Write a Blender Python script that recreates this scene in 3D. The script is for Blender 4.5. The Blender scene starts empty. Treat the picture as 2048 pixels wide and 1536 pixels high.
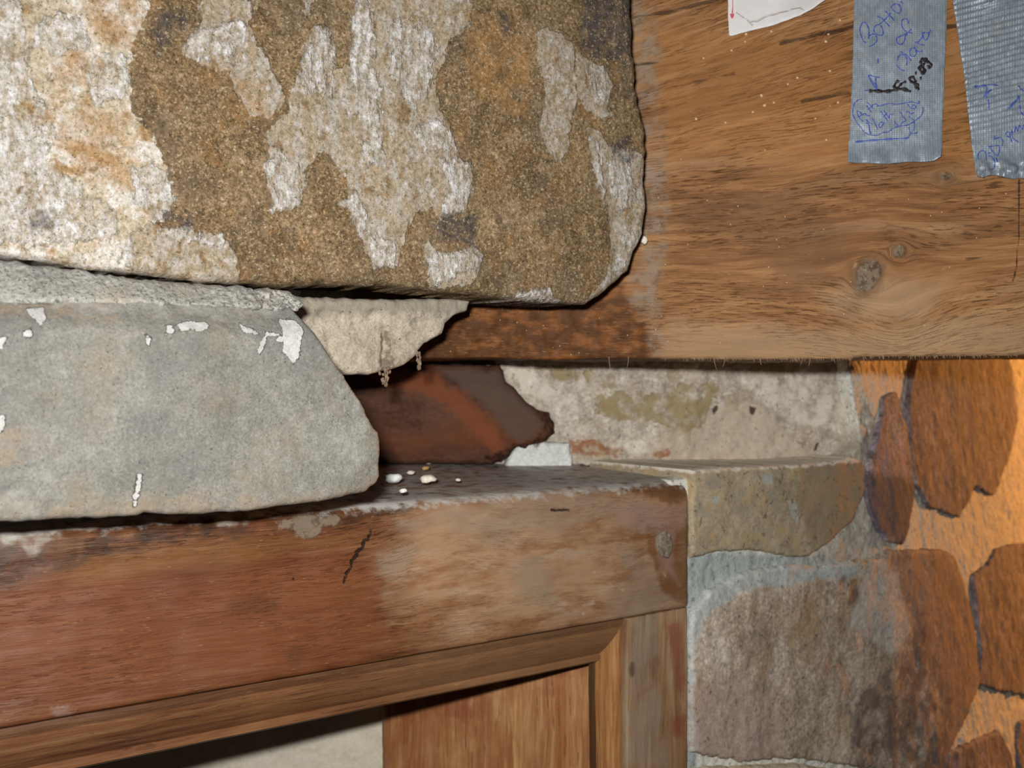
import bpy, bmesh, math, random
import numpy as np

# ------------------------------------------------------------------ camera, world, flash, lamp, exposure
SC = bpy.context.scene
COL = SC.collection
CZ = 1.90                       # the lens hangs 1.9 m above the floor, at the height of the door head
F = 2010.0                      # focal length in pixels of the 2048 px wide photograph
cam_d = bpy.data.cameras.new('camera')
cam = bpy.data.objects.new('camera', cam_d); COL.objects.link(cam)
cam.location = (0, 0, CZ); cam.rotation_euler = (math.radians(90), 0, 0)
cam_d.sensor_width = 36.0; cam_d.lens = 36.0 * F / 2048.0
cam_d.clip_start = 0.01
cam_d.dof.use_dof = True; cam_d.dof.focus_distance = 0.47; cam_d.dof.aperture_fstop = 14.0
SC.camera = cam

w = bpy.data.worlds.new('dim_room'); SC.world = w; w.use_nodes = True
w.node_tree.nodes['Background'].inputs[0].default_value = (0.9, 0.75, 0.6, 1)
w.node_tree.nodes['Background'].inputs[1].default_value = 0.016

fl = bpy.data.lights.new('camera_flash', 'AREA'); fl.shape = 'RECTANGLE'; fl.size = 0.022; fl.size_y = 0.012
fl.energy = 3.4; fl.color = (1.0, 0.985, 0.96)
flo = bpy.data.objects.new('camera_flash', fl); COL.objects.link(flo)
flo.location = (-0.020, 0.0, CZ + 0.031); flo.rotation_euler = (math.radians(90), 0, 0)

lp = bpy.data.lights.new('tungsten_bulb', 'POINT'); lp.energy = 118.0; lp.color = (1.0, 0.385, 0.085); lp.shadow_soft_size = 0.03
lpo = bpy.data.objects.new('tungsten_bulb', lp); COL.objects.link(lpo)
lpo.location = (1.699, 1.758, CZ + 0.03)

SC.view_settings.view_transform = 'Standard'; SC.view_settings.look = 'None'
SC.view_settings.exposure = 0.0; SC.view_settings.gamma = 1.0; SC.view_settings.use_curve_mapping = False

# ------------------------------------------------------------------ numeric helpers
def _hash(ix, iy, seed):
    n = (ix.astype(np.int64) * 374761393 + iy.astype(np.int64) * 668265263 + int(seed) * 974711) & 0xffffffff
    n = ((n ^ (n >> 13)) * 1274126177) & 0xffffffff
    n = ((n ^ (n >> 16)) * 2246822519) & 0xffffffff
    return ((n ^ (n >> 15)) & 0xffffff) / float(0xffffff)
def vnoise(x, y, seed=0):
    x = np.asarray(x, float); y = np.asarray(y, float)
    ix = np.floor(x); iy = np.floor(y); fx = x - ix; fy = y - iy
    sx = fx*fx*fx*(fx*(fx*6-15)+10); sy = fy*fy*fy*(fy*(fy*6-15)+10)
    def g(dx, dy):
        a = _hash(ix+dx, iy+dy, seed) * 2*np.pi
        return np.cos(a)*(fx-dx) + np.sin(a)*(fy-dy)
    a = g(0, 0)*(1-sx) + g(1, 0)*sx; b = g(0, 1)*(1-sx) + g(1, 1)*sx
    return 1.5*(a*(1-sy) + b*sy)
def fbm(u, v, size, octaves=4, seed=0, gain=0.5):
    s = 0; a = 1.0; f = 1.0/size
    for o in range(octaves):
        s = s + a*vnoise(u*f+17.3*o, v*f-9.1*o, seed+o*31); a *= gain; f *= 2.03
    return s
def sstep(a, b, x):
    t = np.clip((x-a)/(b-a), 0, 1); return t*t*(3-2*t)
def gauss(x, y, cx, cy, sx, sy):
    return np.exp(-((x-cx)/sx)**2 - ((y-cy)/sy)**2)

class Surf:
    """An upright surface: o + u*d + v*z + h*n, with h0(u,v) its own bend."""
    def __init__(s, o, ang, h0=None):
        a = math.radians(ang)
        s.d = np.array([math.cos(a), math.sin(a)]); s.n = np.array([s.d[1], -s.d[0]])
        s.o = np.array(o, float); s.h0 = h0
    def uv(s, px, py, h=0.0):
        px = np.asarray(px, float); py = np.asarray(py, float)
        rx = (px-1024)/F; rz = (768-py)/F
        no = s.n @ s.o; den = s.n[0]*rx + s.n[1]; hh = h
        for _ in range(12 if s.h0 else 1):
            t = (hh + no)/den
            u = s.d[0]*(t*rx - s.o[0]) + s.d[1]*(t - s.o[1]); v = t*rz
            if s.h0: hh = h + s.h0(u, v)
        return u, v
    def pt(s, u, v, h):
        u = np.asarray(u, float); h = h + (s.h0(u, v) if s.h0 else 0)
        return np.stack([s.o[0]+u*s.d[0]+h*s.n[0], s.o[1]+u*s.d[1]+h*s.n[1], np.broadcast_to(v, u.shape)+CZ], -1)
def P2(surf, pts, h=0.0):
    a = np.array(pts, float); u, v = surf.uv(a[:, 0], a[:, 1], h); return np.stack([u, v], -1)

WA = math.degrees(math.atan2(0.22, 0.314))         # the door wall runs away to the right
wn = np.array([math.sin(math.radians(WA)), -math.cos(math.radians(WA))])
def wall(c, h0=None): return Surf(wn*c, WA, h0)

def seg_dist(P, poly):
    A = poly; B = np.roll(poly, -1, 0)
    best = np.full(len(P), 1e9); nx = np.zeros(len(P)); ny = np.zeros(len(P)); ins = np.zeros(len(P), bool)
    x = P[:, 0]; y = P[:, 1]
    for (ax, ay), (bx, by) in zip(A, B):
        dx, dy = bx-ax, by-ay; L = dx*dx+dy*dy+1e-18
        t = np.clip(((x-ax)*dx+(y-ay)*dy)/L, 0, 1); qx = ax+t*dx; qy = ay+t*dy
        d = (x-qx)**2+(y-qy)**2; m = d < best
        best[m] = d[m]; nx[m] = qx[m]; ny[m] = qy[m]
        if ay != by:
            c = ((ay > y) != (by > y)) & (x < (bx-ax)*(y-ay)/(by-ay)+ax); ins ^= c
    return np.sqrt(best), nx, ny, ins
def grid_dist(U1, V1, poly, R):
    """Like seg_dist on the grid U1 x V1, exact only within R of the outline."""
    nu, nv = len(U1), len(V1); best = np.full((nu, nv), 1e9); nx = np.zeros((nu, nv)); ny = np.zeros((nu, nv)); ins = np.zeros((nu, nv), bool)
    for (ax, ay), (bx, by) in zip(poly, np.roll(poly, -1, 0)):
        i0, i1 = np.searchsorted(U1, [min(ax, bx)-R, max(ax, bx)+R]); j0, j1 = np.searchsorted(V1, [min(ay, by)-R, max(ay, by)+R])
        x = U1[i0:i1, None]; y = V1[None, j0:j1]; dx, dy = bx-ax, by-ay; L = dx*dx+dy*dy+1e-18
        t = np.clip(((x-ax)*dx+(y-ay)*dy)/L, 0, 1); qx = ax+t*dx; qy = ay+t*dy; d = (x-qx)**2+(y-qy)**2
        b = best[i0:i1, j0:j1]; m = d < b; b[m] = d[m]; nx[i0:i1, j0:j1][m] = qx[m]; ny[i0:i1, j0:j1][m] = qy[m]
        if ay != by:
            k0, k1 = np.searchsorted(V1, [min(ay, by), max(ay, by)])
            if k1 > k0:
                xi = (bx-ax)*(V1[k0:k1]-ay)/(by-ay)+ax; ins[:, k0:k1] ^= U1[:, None] < xi[None]
    return np.sqrt(best).ravel(), nx.ravel(), ny.ravel(), ins.ravel()
def sdf(P, poly):
    d, _, _, i = seg_dist(P, poly); return np.where(i, d, -d)
def densify(poly, step, jit, seed):
    out = []
    n = len(poly)
    for i in range(n):
        a, b = poly[i], poly[(i+1) % n]; L = np.linalg.norm(b-a); k = max(1, int(L/step))
        for j in range(k): out.append(a+(b-a)*j/k)
    out = np.array(out)
    if jit:
        t = np.roll(out, -1, 0)-np.roll(out, 1, 0); t /= np.linalg.norm(t, axis=1)[:, None]+1e-12
        nn = np.stack([t[:, 1], -t[:, 0]], -1)
        k = fbm(out[:, 0], out[:, 1], step*3.2, 3, seed, 0.6)
        out = out + nn*(k*jit)[:, None]
    return out
def masks(surf, spec):
    """spec: {attr: [pixel polygons]} -> {attr: f(u,v,h)} signed distance in mm, positive inside."""
    r = {}
    for k, polys in spec.items():
        ps = [P2(surf, p) for p in polys]
        def f(u, v, h, ps=ps):
            P = np.stack([u, v], -1); m = np.full(len(u), -60.0)
            for p in ps:
                lo = p.min(0)-0.055; hi = p.max(0)+0.055
                k = ((P > lo) & (P < hi)).all(1)
                if k.any(): m[k] = np.maximum(m[k], sdf(P[k], p)*1000)
            return m
        r[k] = f
    return r

def link(name, me, mat, parent=None):
    o = bpy.data.objects.new(name, me); COL.objects.link(o)
    if mat: me.materials.append(mat)
    if parent: o.parent = parent
    return o
def tag(o, label=None, cat=None, group=None, kind=None):
    if label: o['label'] = label
    if cat: o['category'] = cat
    if group: o['group'] = group
    if kind: o['kind'] = kind
    return o
def empty(name, loc=(0, 0, 0)):
    o = bpy.data.objects.new(name, None); COL.objects.link(o); o.location = loc; o.empty_display_size = 0.02; return o
def adopt(o, parent):
    o.parent = parent; o.matrix_parent_inverse = parent.matrix_world.inverted() if False else o.matrix_parent_inverse
    return o
def mesh(name, co, faces, suv=None, attrs=None, sharp=40):
    me = bpy.data.meshes.new(name); me.from_pydata(np.asarray(co).tolist(), [], faces); me.update()
    if suv is not None:
        a = me.attributes.new('suv', 'FLOAT_VECTOR', 'POINT'); a.data.foreach_set('vector', np.asarray(suv, np.float32).ravel())
    for k, arr in (attrs or {}).items():
        a = me.attributes.new(k, 'FLOAT', 'POINT'); a.data.foreach_set('value', np.asarray(arr, np.float32))
    me.shade_smooth()
    if sharp: me.set_sharp_from_angle(angle=math.radians(sharp))
    return me

def relief(name, surf, outline, res, thick, mat, parent=None, edge=0.003, disp=None, attrs=None, jit=0.0005, step=0.0022,
           seed=1, uvpoly=False, edge_noise=0.35, off=(0, 0, 0), lip=0.0, far=0.0, sheet=False):
    poly = (np.array(outline, float) if uvpoly else P2(surf, outline))
    poly = densify(poly, step, jit, seed)
    lo = poly.min(0)-res*1.01; hi = poly.max(0)+res*1.01
    nu = int((hi[0]-lo[0])/res)+2; nv = int((hi[1]-lo[1])/res)+2
    U, V = np.meshgrid(lo[0]+np.arange(nu)*res, lo[1]+np.arange(nv)*res, indexing='ij')
    P = np.stack([U.ravel(), V.ravel()], -1)
    d, nx, ny, ins = grid_dist(U[:, 0], V[0], poly, max(2.2*edge, 2.5*res, far))
    I = ins.reshape(nu, nv)
    cell = I[:-1, :-1] | I[1:, :-1] | I[:-1, 1:] | I[1:, 1:]
    idx = np.arange(nu*nv).reshape(nu, nv)
    ci, cj = np.nonzero(cell)
    q = np.stack([idx[ci, cj], idx[ci+1, cj], idx[ci+1, cj+1], idx[ci, cj+1]], -1)
    snap = (~ins) | (d < res*0.25)
    u = np.where(snap, nx, P[:, 0]); v = np.where(snap, ny, P[:, 1]); dd = np.where(snap, 0, d)
    used = np.unique(q); mp = -np.ones(nu*nv, int); mp[used] = np.arange(len(used))
    q = mp[q]; u = u[used]; v = v[used]; dd = dd[used]
    e = edge*(1+edge_noise*fbm(u, v, 0.018, 3, seed+5)); e = np.maximum(e, 1e-5)
    k = 1-np.minimum(dd/e, 1)
    h = -e*(1-np.sqrt(np.maximum(0, 1-k*k)))
    if disp is not None: h = h + disp(u, v, dd)
    E = np.concatenate([q[:, [0, 1]], q[:, [1, 2]], q[:, [2, 3]], q[:, [3, 0]]])
    n = len(u); key = E[:, 0].astype(np.int64)*n+E[:, 1]; rev = E[:, 1].astype(np.int64)*n+E[:, 0]
    B = E[~np.isin(key, rev)]; B = B[B[:, 0] != B[:, 1]]
    rim = np.unique(B); rm = -np.ones(n, int); rm[rim] = np.arange(len(rim))
    cu, cv = u.mean(), v.mean()
    layers = [] if sheet else [0.15, 0.45, 1.0]
    co = [surf.pt(u, v, h)]; SU = [np.stack([u, v, h], -1)]; at = {kk: [f(u, v, h)] for kk, f in (attrs or {}).items()}
    faces = q.tolist(); prev = np.arange(n)[rim]; base = n
    for L in layers:
        hh = h[rim]-(thick)*L; w_ = lip*math.sin(L*3.14)*fbm(u[rim], v[rim]+L, 0.006, 2, seed+9) if lip else 0
        uu = u[rim]+(cu-u[rim])*0.02*L+w_; vv = v[rim]+(cv-v[rim])*0.02*L+w_
        co.append(surf.pt(uu, vv, hh)); SU.append(np.stack([uu, vv, hh], -1))
        for kk in at: at[kk].append(at[kk][0][rim])
        cur = base+np.arange(len(rim))
        a, b = rm[B[:, 0]], rm[B[:, 1]]
        faces += np.stack([prev[b], prev[a], cur[a], cur[b]], -1).tolist()
        prev = cur; base += len(rim)
    if sheet:
        co.append(surf.pt(u, v, h-thick)); SU.append(np.stack([u, v, h-thick], -1))
        for kk in at: at[kk].append(at[kk][0])
        faces += (q[:, ::-1]+n).tolist()+np.stack([B[:, 1], B[:, 0], B[:, 0]+n, B[:, 1]+n], -1).tolist()
    nxt = {} if sheet else {int(a): int(b) for a, b in B}; seen = set()      # a flat back closes the piece
    for s0 in list(nxt):
        if s0 in seen: continue
        loop = []; c = s0
        while c in nxt and c not in seen: seen.add(c); loop.append(int(prev[rm[c]])); c = nxt[c]
        if len(loop) > 2: faces.append(loop[::-1])
    co = np.concatenate(co)+np.array(off); SU = np.concatenate(SU)
    me = mesh(name, co, faces, SU, {kk: np.concatenate(x) for kk, x in at.items()})
    me.validate()
    return link(name, me, mat, parent)

def sweep(name, surf, prof, ends, nu, mat, parent=None, disp=None, attrs=None, along='u', endround=0.0, cap=True):
    """A profile [(h, w)] carried along u (or along v when along='v'); ends(i, frac) gives the two limits for profile point i."""
    m = len(prof); H = np.array([p[0] for p in prof]); Wd = np.array([p[1] for p in prof])
    fr = np.linspace(0, 1, m); t = np.linspace(0, 1, nu)
    a, b = ends(fr)
    S = a[:, None]+(b-a)[:, None]*t[None, :]
    Wg = np.repeat(Wd[:, None], nu, 1); Hg = np.repeat(H[:, None], nu, 1)
    U, V = (S, Wg) if along == 'u' else (Wg, S)
    if endround:
        dist = np.minimum(np.abs(b[:, None]-S), endround); k = 1-dist/endround
        r = endround*(1-np.sqrt(np.maximum(0, 1-k*k)))
        Hg = Hg-r*(Hg > -0.05)*1.0
        mid = 0.5*(Wd.min()+Wd.max())
        if along == 'u': V = V-np.sign(V-mid)*r*0.55*(np.abs(V-mid) > 0.02)
    if disp is not None: Hg = Hg+disp(U, V, Hg)
    u = U.ravel(); v = V.ravel(); h = Hg.ravel()
    co = surf.pt(u, v, h); idx = np.arange(m*nu).reshape(m, nu)
    f = np.stack([idx[:-1, :-1], idx[1:, :-1], idx[1:, 1:], idx[:-1, 1:]], -1).reshape(-1, 4).tolist()
    if cap: f.append(idx[:, 0].tolist()[::-1]); f.append(idx[:, -1].tolist())
    f.append
    for j in range(nu-1): f.append([int(idx[0, j]), int(idx[0, j+1]), int(idx[-1, j+1]), int(idx[-1, j])])
    at = {kk: ff(u, v, h) for kk, ff in (attrs or {}).items()}
    me = mesh(name, co, f, np.stack([u, v, h], -1), at)
    bm = bmesh.new(); bm.from_mesh(me); bmesh.ops.recalc_face_normals(bm, faces=bm.faces); bm.to_mesh(me); bm.free()
    return link(name, me, mat, parent)

# ------------------------------------------------------------------ material helpers
G = 1.0        # how strongly the flash lights the piece: colours are written as seen in its light, the reflectance is that colour / G
def lin(c):
    if isinstance(c, str): c = tuple(int(c[i:i+2], 16) for i in (0, 2, 4))
    return tuple(min(0.92, ((x/255)/12.92 if x/255 <= 0.04045 else ((x/255+0.055)/1.055)**2.4)/G) for x in c)+(1.0,)
class M:
    def __init__(s, name, rough=0.85, spec=0.3):
        s.m = bpy.data.materials.new(name); s.m.use_nodes = True; s.t = s.m.node_tree
        s.b = s.t.nodes['Principled BSDF']; s.b.inputs['Roughness'].default_value = rough
        s.b.inputs['Specular IOR Level'].default_value = spec; s.bh = None
    def n(s, typ, **kw):
        x = s.t.nodes.new(typ)
        for k, v in kw.items(): setattr(x, k, v)
        return x
    def set(s, sock, v):
        if isinstance(v, bpy.types.NodeSocket): s.t.links.new(v, sock)
        elif isinstance(v, (str,)): sock.default_value = lin(v)
        else: sock.default_value = v
    def attr(s, name, vec=False):
        x = s.n('ShaderNodeAttribute', attribute_name=name); return x.outputs['Vector' if vec else 'Fac']
    def math(s, op, a, b=0.0, c=0.0):
        x = s.n('ShaderNodeMath', operation=op); s.set(x.inputs[0], a); s.set(x.inputs[1], b); s.set(x.inputs[2], c); return x.outputs[0]
    def xyz(s, v):
        x = s.n('ShaderNodeSeparateXYZ'); s.set(x.inputs[0], v); return x.outputs
    def vec(s, a, b, c=0.0):
        x = s.n('ShaderNodeCombineXYZ'); s.set(x.inputs[0], a); s.set(x.inputs[1], b); s.set(x.inputs[2], c); return x.outputs[0]
    def scale(s, v, sc, off=(0, 0, 0)):
        x = s.n('ShaderNodeMapping'); s.set(x.inputs['Vector'], v); x.inputs['Scale'].default_value = sc; x.inputs['Location'].default_value = off
        return x.outputs[0]
    def noise(s, v, sc=1.0, det=4.0, rough=0.55, dist=0.0):
        x = s.n('ShaderNodeTexNoise'); s.set(x.inputs['Vector'], v)
        for k, q in (('Scale', sc), ('Detail', det), ('Roughness', rough), ('Distortion', dist)): x.inputs[k].default_value = q
        return x.outputs['Fac']
    def voro(s, v, sc, feature='F1'):
        x = s.n('ShaderNodeTexVoronoi', feature=feature); s.set(x.inputs['Vector'], v); x.inputs['Scale'].default_value = sc; return x.outputs['Distance']
    def step(s, x, a, b):
        y = s.n('ShaderNodeMapRange', interpolation_type='SMOOTHSTEP'); s.set(y.inputs[0], x); y.inputs[1].default_value = a; y.inputs[2].default_value = b
        return y.outputs[0]
    def ramp(s, f, stops):
        x = s.n('ShaderNodeValToRGB'); s.set(x.inputs[0], f); e = x.color_ramp.elements
        while len(e) < len(stops): e.new(0.5)
        for q, (p, c) in zip(e, stops): q.position = p; q.color = lin(c)
        return x.outputs[0]
    def mix(s, f, a, b, blend='MIX'):
        x = s.n('ShaderNodeMix', data_type='RGBA', blend_type=blend); s.set(x.inputs[0], f)
        s.set(x.inputs[6], a); s.set(x.inputs[7], b); return x.outputs[2]
    def patch(s, col, attr, c2, crd, amp=1.0, size=500, soft=0.35, strength=1.0, bump=0.0, stretch=(1, 1, 1), off=0.0, broken=0.0, mott=()):
        v = s.scale(crd, tuple(size*q for q in stretch), (size*0.01, 3.7, off))
        nz = s.math('MULTIPLY', s.math('SUBTRACT', s.noise(v, 1.0, 5, 0.62), 0.5), amp*4)
        f = s.step(s.math('ADD', s.attr(attr), nz), -soft, soft)
        if broken:
            bz = s.step(s.noise(s.scale(crd, tuple(size*0.8*q for q in stretch), (9, 1, off)), 1.0, 5, 0.6), 0.5-0.12-broken*0.25, 0.5+0.1-broken*0.05)
            f = s.math('MULTIPLY', f, bz)
        f = s.math('MULTIPLY', f, strength)
        if bump: s.addh(f, bump)
        for (c3, ms, lo, hi, mo) in mott:
            c2 = s.mix(s.step(s.noise(s.scale(crd, tuple(ms*q for q in stretch), (mo, mo*3, 1)), 1.0, 6, 0.65), lo, hi), c2, c3)
        return s.mix(f, col, c2)
    def addh(s, f, k):
        t = s.math('MULTIPLY', f, k); s.bh = t if s.bh is None else s.math('ADD', s.bh, t)
    def done(s, col, dist=0.001, strength=1.0, rough=None):
        s.set(s.b.inputs['Base Color'], col)
        if rough is not None: s.set(s.b.inputs['Roughness'], rough)
        if s.bh is not None:
            b = s.n('ShaderNodeBump'); b.inputs['Strength'].default_value = strength; b.inputs['Distance'].default_value = dist
            s.set(b.inputs['Height'], s.bh); s.t.links.new(b.outputs[0], s.b.inputs['Normal'])
        return s.m

def stone_mat(name, stops, patches=(), grain=700, mottle=90, speck=None, bump=0.5, stretch=(1, 1, 1), rough=0.92, tint=None, blotch=22, grainmix=0.45, dark=None, overlay=None):
    m = M(name, rough, 0.25); c = m.attr('suv', True)
    cs = m.scale(c, stretch)
    big = m.noise(cs, blotch, 5, 0.6); mid = m.noise(m.scale(cs, (1, 1, 1), (4, 2, 1)), mottle, 6, 0.65); fine = m.noise(c, grain, 3, 0.7)
    f = m.math('ADD', m.math('MULTIPLY', big, 0.55), m.math('MULTIPLY', mid, 0.45))
    f = m.step(m.math('ADD', m.math('MULTIPLY', f, 1-grainmix), m.math('MULTIPLY', fine, grainmix)), 0.30, 0.70)
    col = m.ramp(f, stops)
    if tint:
        for (t, sc, lo, hi, st, off) in tint:
            col = m.mix(m.math('MULTIPLY', m.step(m.noise(m.scale(cs, (1, 1, 1), (off, off*2, 0)), sc, 5, 0.6), lo, hi), st), col, t)
    m.addh(fine, 0.35*bump); m.addh(mid, 0.9*bump); m.addh(m.noise(c, grain*2.4, 2, 0.6), 0.15*bump)
    for p in patches: col = m.patch(col, p[0], p[1], c, **p[2])
    if speck:
        for (t, sc, thr, st) in speck:
            sp = m.math('MULTIPLY', m.step(m.noise(m.scale(c, (1, 1, 1), (sc*0.001, 5, 7)), sc, 2, 0.6), thr, thr+0.07), st); col = m.mix(sp, col, t)
    if dark:
        pit = m.math('MULTIPLY', m.step(m.noise(m.scale(c, (1, 1, 1), (8, 15, 2)), dark[0], 3, 0.6), dark[1], dark[1]+0.06), dark[2]); col = m.mix(pit, col, dark[3]); m.addh(pit, -0.8)
    if overlay:
        sz, lo, hi = overlay[:3]; ex = overlay[3] if len(overlay) > 3 else 1.0
        g = m.n('ShaderNodeMapRange'); m.set(g.inputs[0], m.noise(m.scale(c, (1, 0.8, 1), (3, 9, 1)), sz, 3, 0.75)); g.inputs[1].default_value = 0.32; g.inputs[2].default_value = 0.68
        g.inputs[3].default_value = lo; g.inputs[4].default_value = hi
        col = m.mix(1.0, col, m.vec(g.outputs[0], g.outputs[0], m.math('POWER', g.outputs[0], ex)), 'MULTIPLY')
    return m.done(col, 0.0011)

def wood_mat(name, stops, patches=(), tick=(0.62, 0.7, '2a160a'), along=(14, 210), rough=0.62, spec=0.35, tints=(), bump=0.6, vertical=False, fleck=None, contrast=(0.3, 0.7), dust=None):
    m = M(name, rough, spec); c = m.attr('suv', True); x = m.xyz(c); g = m.attr('grain')
    u = x[1] if vertical else x[0]
    def gv(a, b, o): return m.vec(m.math('MULTIPLY', u, a), m.math('MULTIPLY', g, b), m.math('ADD', m.math('MULTIPLY', x[2], 60.0), o))
    n1 = m.noise(gv(along[0], along[1], 0), 1, 5, 0.6, 0.35); n2 = m.noise(gv(along[0]*4, along[1]*6, 3.3), 1, 3, 0.6); n3 = m.noise(gv(10, 26, 7.7), 1, 4, 0.6)
    f = m.math('ADD', m.math('ADD', m.math('MULTIPLY', n1, 0.42), m.math('MULTIPLY', n2, 0.28)), m.math('MULTIPLY', n3, 0.30))
    col = m.ramp(m.step(f, *contrast), stops)
    for (t, a, b, lo, hi, st, o) in tints:
        col = m.mix(m.math('MULTIPLY', m.step(m.noise(gv(a, b, o), 1, 5, 0.6, 0.3), lo, hi), st), col, t)
    tk = m.step(m.noise(gv(along[0]*5.5, along[1]*4.2, 11.1), 1, 3, 0.55), tick[0], tick[0]+0.09)
    tk = m.math('MULTIPLY', tk, m.step(m.noise(gv(16, 40, 5), 1, 3), 0.36, 0.6))
    col = m.mix(m.math('MULTIPLY', tk, tick[1]), col, tick[2])
    m.addh(n1, 0.5*bump); m.addh(n2, 0.5*bump); m.addh(tk, -0.5*bump)
    for p in patches: col = m.patch(col, p[0], p[1], c, **p[2])
    if fleck:
        fk = m.math('MULTIPLY', m.step(m.noise(gv(along[0]*9, along[1]*4, 21), 1, 2, 0.6), fleck[0], fleck[0]+0.06), fleck[1]); col = m.mix(fk, col, fleck[2])
    return m.done(col, 0.0006, 0.9, m.math('ADD', m.math('MULTIPLY', n2, 0.3), rough-0.15))
def plain(name, col, rough=0.7, spec=0.3, vary=None, sc=400):
    m = M(name, rough, spec)
    tc = m.n('ShaderNodeTexCoord').outputs['Object']; f = m.noise(tc, sc, 4, 0.6)
    m.addh(f, 0.6); return m.done(m.ramp(f, [(0.3, vary or col), (0.7, col)]), 0.0006)

# ------------------------------------------------------------------ surfaces
S_head = wall(-0.4447); S_grey = wall(-0.385); S_slab = Surf((0.0708, 0.535), 27.0); S_bed = wall(-0.394); S_wedge = wall(-0.447)
def bend(u, v):                       # the right end of the wall turns away round a soft corner
    ub = 0.612 - (v+0.02)*0.42
    x = (u-ub)/0.025
    return -0.34*0.025*np.log1p(np.exp(np.clip(x, -40, 40)))
S_right = wall(-0.4447, bend); S_mort = wall(-0.4478, bend)
B0 = np.array([0.386*0.535, 0.535])
S_beam = Surf(B0, -13.7)
S_back = Surf((-0.0083, 0.705), 9.0)
S_timb = Surf((-0.06, 0.680), 7.0)
S_far = Surf((0, 0.69), 4.0)
ba, bb = np.array([-0.0863, 0.662]), np.array([0.058, 0.612])
S_board = Surf(ba, math.degrees(math.atan2(bb[1]-ba[1], bb[0]-ba[0])))

# ================================================================== wall on the left: the big stones beside the door
wall_left = tag(empty('wall_left', (-0.05, 0.45, CZ)), kind='structure')
G = 1.5
pale = [[(298, -160), (298, 0), (288, 42), (267, 83), (260, 121), (262, 200), (267, 233), (292, 267), (312, 288), (329, 333), (346, 400), (329, 442), (308, 442), (300, 470), (270, 500), (262, 560), (262, 640), (-460, 640), (-460, -320), (280, -320)]]
tan = [[(262, 470), (300, 450), (340, 455), (375, 455), (400, 470), (442, 462), (467, 500), (483, 560), (483, 600), (262, 600)], [(400, -20), (504, 0), (508, 25), (496, 50), (512, 79), (554, 158), (571, 196), (542, 238), (500, 233), (475, 200), (458, 146), (433, 137), (408, 129), (375, 117), (362, 104), (371, 83), (400, 58)],
       [(716, -40), (948, -40), (940, 54), (898, 83), (894, 112), (873, 154), (873, 187), (890, 233), (911, 271), (911, 312), (948, 333), (948, 367), (932, 421), (907, 429), (882, 442), (865, 417), (832, 425), (815, 458), (807, 492), (794, 533), (748, 533), (727, 492), (715, 467), (698, 421), (677, 408), (694, 396), (690, 350), (650, 300), (615, 330), (605, 400), (590, 415), (546, 425), (533, 354), (537, 250), (571, 225), (575, 196), (596, 154), (608, 96), (625, 54), (662, 54), (672, 135), (700, 130), (708, 60)],
       [(1077, 58), (1102, 58), (1148, 92), (1157, 200), (1140, 250), (1140, 300), (1119, 325), (1094, 300), (1082, 250), (1092, 217), (1090, 158), (1073, 121)],
       [(1175, 255), (1200, 258), (1215, 290), (1270, 300), (1310, 330), (1310, 420), (1300, 490), (1240, 560), (1200, 600), (1170, 612), (1215, 545), (1225, 500), (1222, 440), (1205, 400), (1185, 340)],
       [(1155, 100), (1180, 120), (1210, 130), (1228, 170), (1215, 215), (1232, 235), (1200, 235), (1170, 215), (1152, 180)],
       [(857, 483), (869, 492), (873, 504), (932, 504), (944, 488), (969, 508), (965, 533), (948, 571), (865, 580), (857, 542), (848, 508)],
       [(605, -5), (625, -5), (622, 30), (612, 35)]]
lime = [[(530, 330), (560, 300), (600, 330), (600, 405), (588, 415), (545, 424)], [(596, 130), (640, 60), (665, 60), (668, 200), (640, 180), (600, 190)],
        [(712, -20), (740, 0), (760, 180), (770, 330), (735, 330), (715, 200), (700, 180)], [(870, 310), (905, 310), (948, 335), (946, 370), (930, 420), (880, 425), (900, 370)],
        [(730, 470), (790, 480), (794, 533), (750, 533)], [(690, 400), (720, 380), (735, 440), (725, 490), (700, 430)], [(780, 40), (870, 60), (870, 150), (830, 220), (780, 160)],
        [(860, 510), (960, 500), (960, 530), (900, 560), (868, 570), (855, 540)], [(1000, 604), (1040, 586), (1100, 580), (1125, 604)],
        [(1175, 130), (1205, 135), (1222, 175), (1212, 215), (1190, 200)], [(1215, 310), (1262, 320), (1270, 400), (1240, 430), (1222, 380)], [(1245, 470), (1290, 450), (1285, 490), (1250, 540), (1225, 560)],
        [(1182, 270), (1200, 290), (1212, 420), (1196, 380)], [(265, 345), (300, 330), (330, 345), (344, 400), (328, 440), (300, 435), (268, 410)], [(370, 85), (400, 60), (480, 40), (500, 70), (460, 110), (410, 120), (375, 110)],
        [(90, 30), (150, 40), (180, 90), (110, 120), (60, 90)], [(160, 120), (250, 110), (255, 190), (190, 210)], [(-60, -40), (40, -20), (60, 160), (110, 260), (60, 420), (-60, 460)], [(20, 310), (90, 320), (230, 430), (250, 475), (120, 490), (-60, 480), (-60, 360)], [(340, 455), (375, 455), (400, 472), (440, 464), (455, 490), (400, 490), (350, 480)], [(240, 470), (262, 480), (258, 530), (235, 520)], [(820, 255), (890, 235), (915, 300), (850, 300)]]
darkp = [[(312, 25), (370, 22), (378, 45), (330, 100), (318, 110), (300, 70)], [(1000, 25), (1020, 30), (1032, 60), (1015, 75), (1000, 50)], [(1160, -30), (1275, -30), (1275, 60), (1262, 130), (1210, 120), (1165, 110)],
         [(325, 425), (380, 430), (390, 460), (340, 462)], [(860, 430), (960, 430), (950, 490), (880, 480)], [(555, 455), (580, 450), (585, 480), (560, 478)], [(1222, 280), (1262, 270), (1272, 310), (1250, 325), (1225, 310)], [(60, 430), (110, 425), (105, 460), (65, 455)]]
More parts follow.
